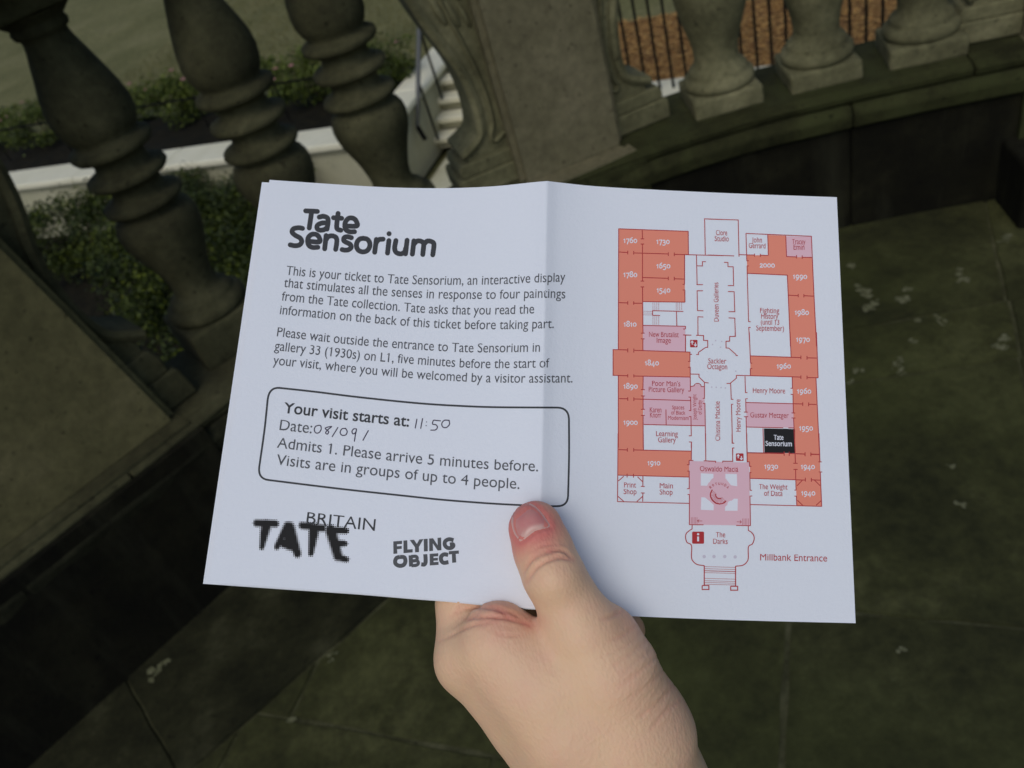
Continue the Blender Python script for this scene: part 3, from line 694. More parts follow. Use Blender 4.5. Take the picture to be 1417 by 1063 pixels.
def sheet(name, f, uu, vv, th, mat):
    nu, nv = len(uu), len(vv); F_ = []; P0 = np.array([[f(u, v) for v in vv] for u in uu])
    du = np.gradient(P0, axis=0); dv = np.gradient(P0, axis=1); n = np.cross(du, dv); n /= np.linalg.norm(n, axis=2)[..., None]
    s = np.sign(np.einsum('ijk,ijk->ij', n, CAMP - P0)); n = n * s[..., None]
    V = list((P0 - LI).reshape(-1, 3)) + list((P0 - n * th - LI).reshape(-1, 3)); K = nu * nv
    for i in range(nu - 1):
        for j in range(nv - 1):
            a = i * nv + j; F_.append((a, a + 1, a + nv + 1, a + nv)); F_.append((K + a, K + a + nv, K + a + nv + 1, K + a + 1))
    for i in range(nu - 1):
        a = i * nv; F_.append((a, a + nv, K + a + nv, K + a)); a += nv - 1; F_.append((a, K + a, K + a + nv, a + nv))
    for j in range(nv - 1):
        a = j; F_.append((a, K + a, K + a + 1, a + 1)); a += (nu - 1) * nv; F_.append((a, a + 1, K + a + 1, K + a))
    o = mesh_obj(name, V, F_, mat, leaf, smooth=True)
    bm = bmesh.new(); bm.from_mesh(o.data); bmesh.ops.recalc_face_normals(bm, faces=bm.faces)
    for e in bm.edges:
        if len(e.link_faces) == 2 and e.calc_face_angle(0) > 0.9: e.smooth = False
    bm.to_mesh(o.data); bm.free()
    return o
sheet('front_sheet', surf, GU, GV, 0.00018, M_PAPER)
def back(u, v):
    T = smooth_interp(TOPS, u); Bm = smooth_interp(BOTS, u); k = max(0, 1 - u / .62)
    a = wd(T[0] - 10.5 * k, T[1] + 1.5 * k + 1.6, (T[2] + 1.3 + 4.2 * k) / 1000); b = wd(Bm[0] - 7.6 * k, Bm[1] + 1.4, (Bm[2] + 1.2 + 3.6 * k) / 1000)
    return a + (b - a) * v
sheet('back_sheet', back, [u for u in GU if u <= 0.6201] , GV, 0.00018, M_PAPER)
def back2(u, v):
    T = smooth_interp(TOPS, u); Bm = smooth_interp(BOTS, u)
    a = wd(T[0] - 1.5, T[1] + 1.2, (T[2] + 1.2) / 1000); b = wd(Bm[0] - 1.6, Bm[1] - 1.0, (Bm[2] + 1.2) / 1000)
    return a + (b - a) * v
sheet('back_sheet', back2, [u for u in GU if u >= 0.64], GV, 0.00018, M_PAPER)
H0 = 0.00006
_layer = [0]
class Ink:
    """collects flat print in sheet-picture coordinates and lays it on the sheet"""
    def __init__(s, name, mat, h=H0, parent=None): s.name, s.mat, s.h, s.parent, s.V, s.F, s.H = name, mat, h, parent or leaf, [], [], []; s.k = 0
    def add(s, vs, fs, dh=0.0):
        n = len(s.V); s.V += [tuple(v[:2]) for v in vs]; s.H += [s.h + dh] * len(vs); s.F += [tuple(n + i for i in f) for f in fs]
    def build(s):
        V = on_sheet_many(s.V, s.H) - LI
        # faces must look at the viewer
        F_ = []
        for f in s.F:
            p = [s.V[i] for i in f]; a = sum(p[i][0] * p[(i + 1) % len(p)][1] - p[(i + 1) % len(p)][0] * p[i][1] for i in range(len(p)))
            F_.append(f if a < 0 else f[::-1])
        return mesh_obj(s.name, V, F_, s.mat, s.parent)
    def poly(s, pts, dh=0.0, sub=12.0):
        # filled outline; cut into strips so that it follows the bow of the sheet
        P = [Vector((p[0], p[1], 0)) for p in pts]
        bm = bmesh.new(); tess = geometry.tessellate_polygon([P]); vs = [bm.verts.new(p) for p in P]
        for t in tess:
            try: bm.faces.new([vs[i] for i in t])
            except ValueError: pass
        x0, x1 = min(p.x for p in P), max(p.x for p in P); y0, y1 = min(p.y for p in P), max(p.y for p in P)
        x = x0 + sub
        while x < x1:
            bmesh.ops.bisect_plane(bm, geom=bm.verts[:] + bm.edges[:] + bm.faces[:], plane_co=(x, 0, 0), plane_no=(1, 0, 0)); x += sub
        y = y0 + sub * 2
        while y < y1:
            bmesh.ops.bisect_plane(bm, geom=bm.verts[:] + bm.edges[:] + bm.faces[:], plane_co=(0, y, 0), plane_no=(0, 1, 0)); y += sub * 2
        bm.verts.index_update(); s.add([v.co for v in bm.verts], [[v.index for v in f.verts] for f in bm.faces], dh); bm.free()
    def stroke(s, pts, wd_, smooth=False, cap=True, closed=False, sub=8.0):
        P = catmull(pts, 7) if smooth and len(pts) > 2 else np.array(pts, float)
        Q = [P[0]]
        for a, b in zip(P[:-1], P[1:]):
            L = np.linalg.norm(b - a); nf = min(abs(a[0] - 752), abs(b[0] - 752)) < 14 or (a[0] - 752) * (b[0] - 752) < 0; k = max(1, int(L / (1.3 if nf else sub)))
            for j in range(1, k + 1): Q.append(a + (b - a) * j / k)
        Q = [q for i, q in enumerate(Q) if i == 0 or np.linalg.norm(q - Q[i - 1]) > 1e-4]
        if len(Q) < 2: return
        r = wd_ / 2; vs = []; fs = []; N = len(Q)
        for i in range(N):
            t0 = Q[i] - Q[i - 1] if i else Q[1] - Q[0]; t1 = Q[i + 1] - Q[i] if i < N - 1 else Q[-1] - Q[-2]
            t0 = t0 / np.linalg.norm(t0); t1 = t1 / np.linalg.norm(t1); t = t0 + t1
            t = t / np.linalg.norm(t) if np.linalg.norm(t) > .3 else t1; c = max(.55, float(t @ t1)); n = np.array([-t[1], t[0]]) * r / c
            vs += [Q[i] + n, Q[i] - n]
        for i in range(N - 1): fs.append((2 * i, 2 * i + 1, 2 * i + 3, 2 * i + 2))
        s.k += 1; dh = (s.k % 40) * 6e-7
        s.add(vs, fs, dh)
        if cap and not closed:
            for (c, d) in ((Q[0], Q[0] - Q[1]), (Q[-1], Q[-1] - Q[-2])):
                an = math.atan2(d[1], d[0]); ring = [c + r * np.array([math.cos(an + a), math.sin(an + a)]) for a in np.linspace(-math.pi / 2, math.pi / 2, 7)]
                s.add(ring, [tuple(range(7))], dh)
    def dot(s, c, r, n=10, dh=0.0):
        s.add([(c[0] + r * math.cos(2 * math.pi * k / n), c[1] + r * math.sin(2 * math.pi * k / n)) for k in range(n)], [tuple(range(n))], dh)
def area(name, mat, h, pts, dh=0.0, sub=12.0):
    k_ = Ink(name, mat, h); k_.poly(pts, dh, sub); return k_.build()
def cr(ox, oy, s): return lambda *p: [(ox + x / s, oy + y / s) for x, y in p]
# --- set type: built-in lettering, laid along each printed baseline
TXT = []
def lean_at(x): return float(np.interp(x, [330, 750, 1150], [.158, .03, -.042]))
def text(ink, s, base, cap, off=-0.001, nums=False, rot=False, xh=1.13, center=None, width=None, upright=None):
    TXT.append(dict(ink=ink, s=s, base=base, cap=cap, off=off, nums=nums, rot=rot, xh=xh, center=center, width=width, upright=upright))
def flush_text():
    obs = []
    for t in TXT:
        c = bpy.data.curves.new('type', 'FONT'); c.body = t['s']; c.offset = t['off']; c.resolution_u = 4
        o = bpy.data.objects.new('type', c); COL.objects.link(o); obs.append(o)
    flags = []
    for ti, t in enumerate(TXT):
        for i_, ch in enumerate(t['s']):
            if ch == '1':
                c = bpy.data.curves.new('type', 'FONT'); c.body = t['s'][:i_ + 1]; c.offset = t['off']; o = bpy.data.objects.new('type', c); COL.objects.link(o); flags.append((ti, len(obs))); obs.append(o)
    c = bpy.data.curves.new('type', 'FONT'); c.body = 'H'; o = bpy.data.objects.new('type', c); COL.objects.link(o); obs.append(o)
    c = bpy.data.curves.new('type', 'FONT'); c.body = 'x'; o = bpy.data.objects.new('type', c); COL.objects.link(o); obs.append(o)
    dg = bpy.context.evaluated_depsgraph_get(); dg.update()
    ms = []
    for o in obs:
        e = o.evaluated_get(dg); me = e.to_mesh(); ms.append((np.array([v.co[:] for v in me.vertices]), [tuple(p.vertices) for p in me.polygons])); e.to_mesh_clear()
    for ti, k_ in flags:
        V, Fc = ms[ti]; H_ = ms[-2][0][:, 1].max(); xr = ms[k_][0][:, 0].max(); n_ = len(V); w1 = .055
        ms[ti] = (np.vstack([V, [[xr - .045, H_, 0], [xr - .045, H_ - .075, 0], [xr - .20, H_ - .175, 0], [xr - .20, H_ - .105, 0]]]), Fc + [(n_, n_ + 1, n_ + 2, n_ + 3)])
    CAPH = ms[-2][0][:, 1].max(); XH = ms[-1][0][:, 1].max()
    for o in obs:
        c = o.data; bpy.data.objects.remove(o); bpy.data.curves.remove(c)
    for t, (V, Fc) in zip(TXT, ms):
        if not len(V): continue
        x = V[:, 0].copy(); y = V[:, 1].copy(); L = x.max() - x.min(); x -= x.min()
        nx = XH * t['xh']                       # taller lower case, same capitals
        y2 = np.where(y <= XH, np.where(y > 0, y * t['xh'], y), nx + (y - XH) * (CAPH - nx) / (CAPH - XH))
        y = y2 / CAPH * t['cap']
        if t['center'] is not None:
            cx, by = t['center']; W = t['width']; base = [(cx - W / 2, by), (cx + W / 2, by + (W * t.get('slope', 0.018)))] if not t['rot'] else None
        else: base = t['base']; W = None
        if t['rot']:
            cx, cy = t['center']; W = t['width']
            px_ = cx + y * -1.0; py = cy + W / 2 - x / L * W
            P = np.stack([px_ + t['cap'] * .4 - (py - cy) * (-0.012), py], 1)
        else:
            B = catmull(base, 12) if len(base) > 2 else np.array([np.array(base[0]) + (np.array(base[1]) - np.array(base[0])) * k / 12 for k in range(13)])
            S = np.r_[0, np.cumsum(np.linalg.norm(np.diff(B, axis=0), axis=1))]; S /= S[-1]
            fx = x / L; bx = np.interp(fx, S, B[:, 0]); by = np.interp(fx, S, B[:, 1])
            ln_ = np.interp(bx, [330, 750, 1150], [.158, .03, -.042]) if t['upright'] is None else t['upright']
            P = np.stack([bx + y * ln_, by - y], 1)
        t['ink'].k += 1
        k_ = Ink(t['ink'].name, t['ink'].mat, t['ink'].h + 3e-5); k_.add(P, Fc); k_.build()

I_T = Ink('title_print', M_INK)
c1 = cr(340, 260, 5.06)
for st_ in [[(420, 162), (502, 166)], [(462, 165), (445, 282)], [(515, 206), (545, 200), (572, 212), (577, 240), (569, 290)], [(574, 247), (535, 247), (504, 262), (500, 285), (520, 297), (548, 294), (569, 280)],
            [(647, 180), (637, 265), (643, 290), (666, 298)], [(615, 210), (672, 214)],
            [(702, 268), (776, 268), (777, 240), (757, 216), (725, 213), (701, 235), (694, 265), (702, 294), (728, 308), (762, 308)],
            [(398, 285), (370, 280), (335, 288), (325, 310), (345, 332), (380, 352), (392, 376), (377, 400), (345, 406), (312, 400)],
            [(440, 375), (514, 379), (516, 352), (497, 329), (466, 326), (441, 345), (434, 375), (444, 405), (470, 418), (505, 417)],
            [(563, 335), (553, 428)], [(562, 365), (580, 342), (608, 337), (633, 350), (638, 380), (630, 432)],
            [(740, 350), (712, 343), (690, 350), (687, 370), (706, 383), (732, 397), (738, 418), (720, 434), (695, 437), (675, 433)],
            [(823, 354), (851, 361), (868, 385), (867, 416), (848, 442), (818, 449), (790, 438), (776, 412), (780, 382), (798, 360), (823, 354)],
            [(915, 362), (903, 452)], [(913, 385), (932, 364), (962, 360)], [(1003, 370), (993, 458)],
            [(1052, 370), (1043, 420), (1053, 452), (1085, 463), (1112, 450), (1120, 425)], [(1130, 368), (1119, 463)],
            [(1178, 372), (1167, 465)], [(1178, 395), (1200, 374), (1230, 376), (1246, 395), (1240, 468)], [(1248, 395), (1272, 374), (1302, 378), (1318, 398), (1310, 470)]]:
    I_T.stroke(c1(*st_), 6.8, smooth=len(st_) > 2)
I_T.dot(c1((1004, 322))[0], 3.5, 12); I_T.build()
I_P = Ink('paragraph_print', M_INKL)
BCAP = 12.4
text(I_P, 'This is your ticket to Tate Sensorium, an interactive display', [(395.5, 380.5), (480, 388), (569, 393.6), (669, 394.2), (735, 391.5), (782, 389.7)], BCAP)
text(I_P, 'that stimulates all the senses in response to four paintings', [(392.4, 397.4), (492, 406.6), (587, 412.8), (669.7, 414), (750, 412.4), (782, 413.3)], BCAP)
text(I_P, 'from the Tate collection. Tate asks that you read the', [(389.4, 416), (448.7, 422), (553.4, 431), (620, 435), (680, 435.5), (739, 434)], BCAP)
text(I_P, 'information on the back of this ticket before taking part.', [(387, 435), (466.5, 442.8), (553.4, 450.6), (620, 454.8), (688, 455.9), (766, 454.2)], BCAP)
text(I_P, 'Please wait outside the entrance to Tate Sensorium in', [(383, 465.5), (461, 474.5), (516, 479.6), (607.6, 486), (663.5, 488), (747, 487)], BCAP)
text(I_P, 'gallery 33 (1930s) on L1, five minutes before the start of', [(379.4, 484.8), (448, 492.3), (523.5, 500.2), (638.6, 508.7), (690, 509.8), (760, 508.7)], BCAP)
text(I_P, 'your visit, where you will be welcomed by a visitor assistant.', [(377.6, 504.8), (442.7, 511.2), (523.5, 519.6), (600, 526), (684, 529.6), (792, 529.6)], BCAP)
I_B = Ink('visit_box_print', M_INK)
def bez(a, c, b, n=8): return [tuple((1 - t) ** 2 * np.array(a) + 2 * t * (1 - t) * np.array(c) + t * t * np.array(b)) for t in np.linspace(0, 1, n)]
def cat(*p): return [tuple(q) for q in catmull(p, 8)]
I_B.stroke(cat((370.4, 553), (366, 595), (358.8, 646))[:-1] + bez((358.8, 646), (356.5, 662.8), (372, 664.5))[:-1] + cat((372, 664.5), (470, 676.5), (560, 686.3), (615, 692), (688.5, 697.5), (753, 700.4), (771, 700.6))[:-1] + bez((771, 700.6), (785.6, 700.6), (786, 686))[:-1]
           + cat((786, 686), (787, 650), (787.4, 620), (787.2, 580))[:-1] + bez((787.2, 580), (786.6, 564.4), (771, 564.2))[:-1] + cat((771, 564.2), (688.5, 563.7), (639, 562), (580, 558.3), (500, 550.2), (435, 542.2), (387, 537))[:-1] + bez((387, 537), (372.5, 535.6), (370.4, 553)), 2.6, cap=False, closed=True, sub=5)
I_V = Ink('visit_text_print', M_INKL)
I_VB = Ink('visit_heading_print', M_INK)
text(I_VB, 'Your visit starts at:', [(391.7, 571.2), (432, 575.8), (475.4, 581), (536.5, 587.3), (565.7, 590.8)], 14.2, off=0.013)
text(I_V, 'Date:', [(386.6, 595.2), (431, 600)], 14.2)
text(I_V, 'Admits 1. Please arrive 5 minutes before.', [(383, 619.7), (447.2, 627.2), (532, 636.8), (587.5, 642.6), (681, 649.8), (744.4, 652.6)], 14.2)
text(I_V, 'Visits are in groups of up to 4 people.', [(382, 643), (427.5, 648.6), (486.7, 655), (545, 661), (607.7, 667.8), (660, 672.8), (718.7, 677)], 14.2)
I_H = Ink('handwriting', M_PEN)
c3 = cr(340, 520, 5.317); c4 = cr(560, 540, 5.45)
for st_ in [c4((92, 220), (80, 285)), c4((135, 215), (121, 288)), c4((270, 232), (240, 229), (217, 229), (211, 256), (236, 262), (247, 280), (232, 300), (198, 302)), c4((335, 228), (300, 228), (280, 252), (288, 278), (315, 282), (338, 258), (335, 228)),
            c3((540, 365), (515, 373), (505, 398), (515, 420), (538, 420), (555, 395), (552, 370), (540, 365)), c3((632, 374), (606, 378), (585, 388), (600, 402), (611, 415), (600, 430), (588, 420), (602, 400), (632, 376)), c3((678, 382), (637, 448)),
            c3((735, 388), (708, 392), (695, 418), (708, 438), (735, 436), (747, 412), (735, 388)), c3((815, 392), (795, 392), (782, 410), (790, 428), (808, 420), (816, 395), (808, 430), (800, 482)), c3((902, 405), (863, 475))]:
    I_H.stroke(st_, 1.5, smooth=len(st_) > 2)
for p in c4((166, 240), (162, 268)): I_H.dot(p, .8, 8)
I_H.build()
I_L = Ink('logo_print', M_INK)
text(I_L, 'BRITAIN', [(423.6, 725), (470, 729.8), (518.5, 734.9)], 16.2, off=0.0)
I_F = Ink('partner_logo_print', M_FLY)
c5 = cr(330, 690, 4.294); FW = 24 / 4.294
def blk(pts): I_F.poly(c5(*pts), sub=12)
for g in [  # FLYING / OBJECT in heavy block letters
    [(920, 255), (972, 251), (972, 270), (942, 272), (942, 284), (970, 282), (970, 299), (942, 301), (944, 327), (921, 329)],
    [(980, 250), (1003, 248), (1004, 303), (1035, 301), (1035, 320), (981, 325)],
    [(1018, 247), (1043, 245), (1060, 270), (1075, 243), (1099, 241), (1072, 288), (1073, 318), (1050, 320), (1049, 290)],
    [(1101, 241), (1124, 239), (1125, 313), (1102, 315)],
    [(1133, 238), (1156, 236), (1184, 278), (1183, 234), (1204, 232), (1206, 307), (1184, 309), (1155, 266), (1156, 311), (1134, 313)],
    [(1014, 337), (1014, 337), (1014, 337)],
    [(1136, 329), (1187, 325), (1187, 343), (1159, 345), (1159, 354), (1185, 352), (1185, 368), (1159, 370), (1160, 378), (1189, 376), (1189, 394), (1137, 398)],
    [(1250, 313), (1309, 309), (1310, 328), (1291, 329), (1294, 380), (1270, 382), (1268, 331), (1250, 332)]]:
    if g[0] != g[1]: blk(g)
I_F.stroke(c5((1278, 248), (1252, 242), (1229, 254), (1226, 275), (1240, 292), (1262, 294), (1276, 284), (1274, 272), (1256, 273)), FW * .98, smooth=True, cap=False)
I_F.stroke(c5((960, 347), (985, 350), (992, 373), (982, 394), (958, 400), (936, 390), (931, 372), (940, 353), (960, 347)), FW, smooth=True, cap=False)
I_F.stroke(c5((1023, 338), (1026, 404)), FW, cap=False)
I_F.stroke(c5((1026, 345), (1054, 344), (1062, 356), (1052, 369), (1028, 371)), FW * .8, smooth=True, cap=False)
I_F.stroke(c5((1028, 371), (1060, 370), (1069, 383), (1058, 396), (1028, 399)), FW * .8, smooth=True, cap=False)
I_F.stroke(c5((1110, 331), (1112, 375), (1104, 392), (1086, 391)), FW, smooth=True, cap=False)
I_F.stroke(c5((1246, 335), (1222, 332), (1205, 345), (1205, 368), (1220, 382), (1248, 378)), FW, smooth=True, cap=False)
I_F.build()
# halftone word mark: dots that swell where the soft letters are dense
I_D = Ink('halftone_logo_print', M_BLACK)
segs = [((108, 146), (220, 150), 13, 13), ((165, 156), (138, 292), 24, 6), ((294, 162), (228, 288), 17, 9), ((302, 170), (350, 328), 24, 15), ((262, 262), (320, 282), 20, 22), ((288, 200), (305, 240), 24, 28),
        ((378, 160), (500, 176), 13, 13), ((450, 178), (430, 328), 25, 8), ((548, 188), (592, 345), 25, 19), ((560, 186), (640, 192), 13, 10), ((590, 266), (632, 268), 12, 9), ((594, 350), (642, 362), 13, 9)]
px0 = 82; pitch = 11.2
for i in range(54):
    for j in range(25):
        x = px0 + i * pitch; y = 112 + j * pitch + (x - 82) * 0.02
        d = 0.0
        for (a, b_, ra_, rb_) in segs:
            ax, ay = a; bx_, by_ = b_; t = max(0, min(1, ((x - ax) * (bx_ - ax) + (y - ay) * (by_ - ay)) / ((bx_ - ax) ** 2 + (by_ - ay) ** 2)))
            r = ra_ + (rb_ - ra_) * t + 4; e = math.hypot(x - ax - t * (bx_ - ax), y - ay - t * (by_ - ay)); d = max(d, min(1, max(0, 1 - (e - r * .78) / (r * .5 + 8))))
        if d > 0.1:
            h = pitch * .5 * (d ** .6) * (1.06 if d > .93 else .97)
            I_D.add(c5((x - h, y - h), (x + h, y - h), (x + h, y + h), (x - h, y + h)), [(0, 1, 2, 3)], ((i + j) % 2) * 6e-7)
dto = I_D.build(); dto['kind'] = 'stuff'

# --- the floor plan
A = cr(840, 290, 5.594); Bq = cr(980, 290, 5.594); C = cr(840, 460, 6.644); D = cr(980, 460, 5.906); Eq = cr(840, 600, 7.594); G = cr(980, 600, 7.594); Iq = cr(930, 700, 5.904)
plan = bpy.data.objects.new('floor_plan_print', None)
area('orange_room_print', M_ORANGE, H0, A((90, 150), (628, 170), (630, 350), (600, 350), (603, 718), (278, 715)) + C((330, 168), (762, 182), (765, 412), (330, 405), (332, 850)) + Eq((380, 178), (885, 185), (887, 285), (862, 287), (862, 458), (110, 440)) + C((103, 398), (55, 395), (55, 160), (103, 160)))
area('orange_room_print', M_ORANGE, H0, Bq((462, 198), (602, 204), (605, 367), (802, 372)) + D((884, 0), (900, 372), (882, 374)) + G((1163, 0), (1172, 250), (1192, 765), (930, 757), (920, 488), (438, 475), (438, 345), (428, 298), (410, 298), (408, 203), (905, 208)) + D((700, 780), (692, 580), (686, 368), (345, 352), (343, 195), (675, 202)) + Bq((612, 508), (303, 495), (297, 355), (462, 355)))
area('pink_room_print', M_PINKP, H0, A((280, 898), (605, 905)) + C((720, 180), (332, 168)))
area('pink_room_print', M_PINKP, H0, C((333, 408), (765, 415), (768, 500), (800, 492), (832, 475), (862, 492), (895, 502), (900, 860), (337, 848)))
area('pink_room_print', M_PINKP, H0, D((308, 575), (692, 582), (697, 780), (315, 775)))
area('pink_room_print', M_PINKP, H0, Bq((603, 208), (798, 211), (801, 371), (605, 366)))
area('pink_room_print', M_PINKP, H0, Eq((864, 290), (1140, 296)) + G((150, 300), (428, 306), (440, 968)) + Eq((862, 957)))
I_W = Ink('white_columns', M_WHITE, H0 + 12e-6)
for q in (Eq((985, 418), (1118, 425), (1118, 465), (1075, 500), (1050, 550), (985, 548)), Eq((990, 670), (1030, 672), (1120, 750), (1120, 808), (985, 802)), G((180, 424), (300, 427), (305, 555), (240, 545), (180, 470)), G((270, 685), (310, 686), (308, 812), (175, 812), (178, 770))):
    I_W.poly(q, sub=12)
for q in (Eq((1050, 482), (1052, 740)) + G((240, 480), (240, 745))): I_W.dot(q, 5.2, 16, 8e-6)
I_W.build()
I_Z = Ink('faint_columns', M_FAINT, H0)
for q in Iq((262, 415), (342, 415), (430, 415), (515, 418)): I_Z.dot(q, 2.4, 10)
for gx in range(5):
    for q in C((975 + gx * 0, 100 + gx * 0),): pass
for q in D((35, 100), (60, 68), (110, 75), (100, 122), (65, 450), (105, 452), (28, 448), (140, 455), (225, 318)): I_Z.dot(q, 1.1, 8)
I_Z.build()['kind'] = 'stuff'
I_BK = Ink('black_room', M_BLACK, H0 + 10e-6)
I_BK.poly(D((455, 786), (709, 791), (709, 987), (460, 985)), sub=12)
I_BK.poly(D((612, 788), (655, 789), (655, 797), (612, 796)), 5e-6, sub=12)
I_BK.build()
I_R = Ink('wall_lines', M_RED, H0 + 18e-6)
W_ = 1.15
def L(*ps, w=W_, smooth=False):
    for p in ps: I_R.stroke(p, w, smooth=smooth, cap=False)
L(A((90, 150), (628, 170), (630, 350)), A((90, 148), (88, 600)) + C((103, 160)), C((103, 160), (192, 163)), A((272, 155), (274, 228)), A((260, 228), (287, 228)), A((260, 268), (287, 268)), A((274, 268), (274, 555)), A((260, 555), (287, 555)), A((260, 600), (287, 600)),
  A((93, 330), (160, 334)), A((160, 320), (160, 348)), A((206, 322), (206, 350)), A((206, 337), (474, 345)), A((474, 332), (474, 360)), A((520, 334), (520, 362)), A((520, 348), (900, 358)), A((600, 350), (600, 580)), A((585, 580), (602, 580)), A((585, 624), (603, 624)), A((602, 624), (603, 718)),
  A((276, 527), (474, 534)), A((474, 520), (474, 548)), A((520, 522), (520, 550)), A((520, 537), (600, 540)), A((276, 714), (603, 718)), A((92, 722), (160, 724)), A((160, 710), (160, 738)), A((206, 712), (206, 738)), A((206, 726), (276, 727)),
  A((274, 600), (278, 958)), A((262, 958), (290, 958)), A((262, 1002), (290, 1002)), A((278, 1002), (277, 1060)) + C((330, 168)), A((352, 784), (590, 790)), A((352, 782), (352, 820)), A((352, 820), (410, 822)), A((537, 790), (540, 900)), A((278, 898), (607, 905)), A((607, 903), (606, 926)), A((588, 926), (606, 926)), A((588, 972), (652, 974)), A((607, 972), (608, 1060)) + C((721, 180)),
  A((760, 352), (755, 73), (895, 78)) , A((692, 355), (697, 582)), A((697, 437), (738, 438), (738, 405), (765, 405)), A((692, 582), (742, 583)), A((742, 630), (697, 630), (700, 783), (745, 785)), A((745, 833), (703, 831), (703, 975)), A((688, 974), (746, 977), (748, 1014), (778, 1016), (780, 1060)),
  Bq((0, 75), (232, 82), (238, 366)), Bq((0, 353), (200, 360)), Bq((238, 350), (292, 352), (360, 353)), Bq((290, 186), (798, 208)), Bq((292, 186), (298, 398)), Bq((298, 398), (313, 398)), Bq((298, 438), (315, 438)), Bq((300, 438), (312, 868), (328, 870)), Bq((460, 197), (465, 356)), Bq((405, 354), (465, 357)), Bq((358, 342), (358, 366)), Bq((403, 344), (403, 368)),
  Bq((600, 204), (606, 366)), Bq((606, 365), (683, 368)), Bq((683, 354), (683, 380)), Bq((727, 356), (727, 382)), Bq((727, 371), (802, 372)), Bq((303, 495), (612, 509)), Bq((612, 509), (636, 1060)), Bq((798, 206), (820, 700), (838, 1060)), Bq((620, 664), (696, 668)), Bq((696, 654), (696, 680)), Bq((740, 656), (740, 682)), Bq((740, 668), (820, 672)),
  Bq((122, 410), (152, 411), (153, 443), (193, 445), (196, 590), (152, 590)), Bq((152, 636), (200, 637), (205, 792), (157, 792)), Bq((157, 840), (205, 842), (210, 984), (166, 984), (165, 1020), (137, 1022), (137, 1060)), Bq((328, 914), (313, 914), (322, 1060)))
L(C((103, 160), (55, 160), (55, 396), (192, 400)), C((190, 148), (190, 185)), C((246, 150), (246, 187)), C((246, 166), (762, 182), (762, 268), (745, 268)), C((745, 322), (764, 322), (766, 540)), C((745, 540), (766, 541)), C((190, 385), (190, 415)), C((246, 387), (246, 415)), C((246, 402), (762, 412)), C((103, 396), (103, 1060)), C((332, 405), (330, 527)), C((312, 527), (347, 528)), C((312, 585), (347, 586)), C((331, 586), (331, 708)), C((312, 708), (347, 709)), C((312, 764), (347, 765)), C((331, 765), (332, 1060)),
  C((110, 610), (190, 612)), C((190, 597), (190, 630)), C((246, 598), (246, 632)), C((246, 613), (768, 628)), C((748, 595), (768, 597), (770, 720), (752, 720)), C((752, 775), (771, 776), (774, 952), (752, 952)), C((752, 1008), (774, 1009), (774, 1063)), C((541, 710), (543, 852)), C((337, 848), (898, 860)),
  C((764, 203), (780, 203)), C((700, 24), (775, 27)), C((721, 24), (720, 180)), C((820, 205), (840, 206), (840, 185), (905, 140), (925, 138), (925, 76), (887, 75), (887, 30), (818, 28)), C((836, 0), (836, 28)), C((764, 384), (845, 386), (845, 412), (897, 462), (933, 466)), C((895, 466), (895, 608), (880, 608)), C((880, 654), (899, 655), (906, 1063)), C((768, 500), (800, 492)), C((868, 500), (895, 500)))
L(C((800, 493), (806, 480), (830, 470), (858, 480), (866, 500)), smooth=True)
L(D((335, 0), (345, 252)), D((345, 252), (358, 253)), D((345, 296), (359, 296)), D((343, 296), (344, 352)), D((345, 193), (757, 207)), D((757, 190), (757, 220)), D((807, 193), (807, 224)), D((807, 209), (887, 211)), D((668, 0), (677, 202)), D((884, 0), (898, 372)), D((228, 352), (757, 366)), D((757, 352), (757, 382)), D((807, 354), (807, 385)), D((807, 370), (898, 372)),
  D((220, 0), (220, 33), (175, 36), (174, 72), (145, 74), (145, 128), (168, 130), (225, 180), (228, 190), (242, 190)), D((230, 352), (230, 375), (178, 418), (150, 418)), D((183, 418), (188, 548), (205, 548)), D((204, 588), (190, 589), (197, 906), (213, 906)), D((213, 946), (198, 947), (200, 1055), (120, 1053)), D((300, 360), (304, 493), (320, 493)), D((322, 543), (306, 544), (308, 652)), D((292, 652), (322, 653)), D((292, 690), (326, 690)), D((309, 690), (318, 1063)),
  D((308, 574), (772, 586)), D((772, 572), (772, 602)), D((820, 573), (820, 604)), D((820, 588), (884, 590)), D((686, 368), (688, 458), (673, 458)), D((673, 507), (692, 508), (695, 660)), D((680, 659), (710, 660)), D((680, 700), (712, 701)), D((697, 702), (710, 985)), D((880, 372), (912, 1063)), D((315, 774), (612, 781)), D((655, 781), (697, 782)), D((447, 785), (453, 985)), D((320, 984), (620, 989)), D((660, 990), (790, 996)), D((790, 982), (790, 1010)), D((838, 984), (838, 1012)), D((838, 998), (908, 999)), D((620, 984), (620, 1003)), D((662, 984), (662, 1005)), D((709, 990), (712, 1063)))
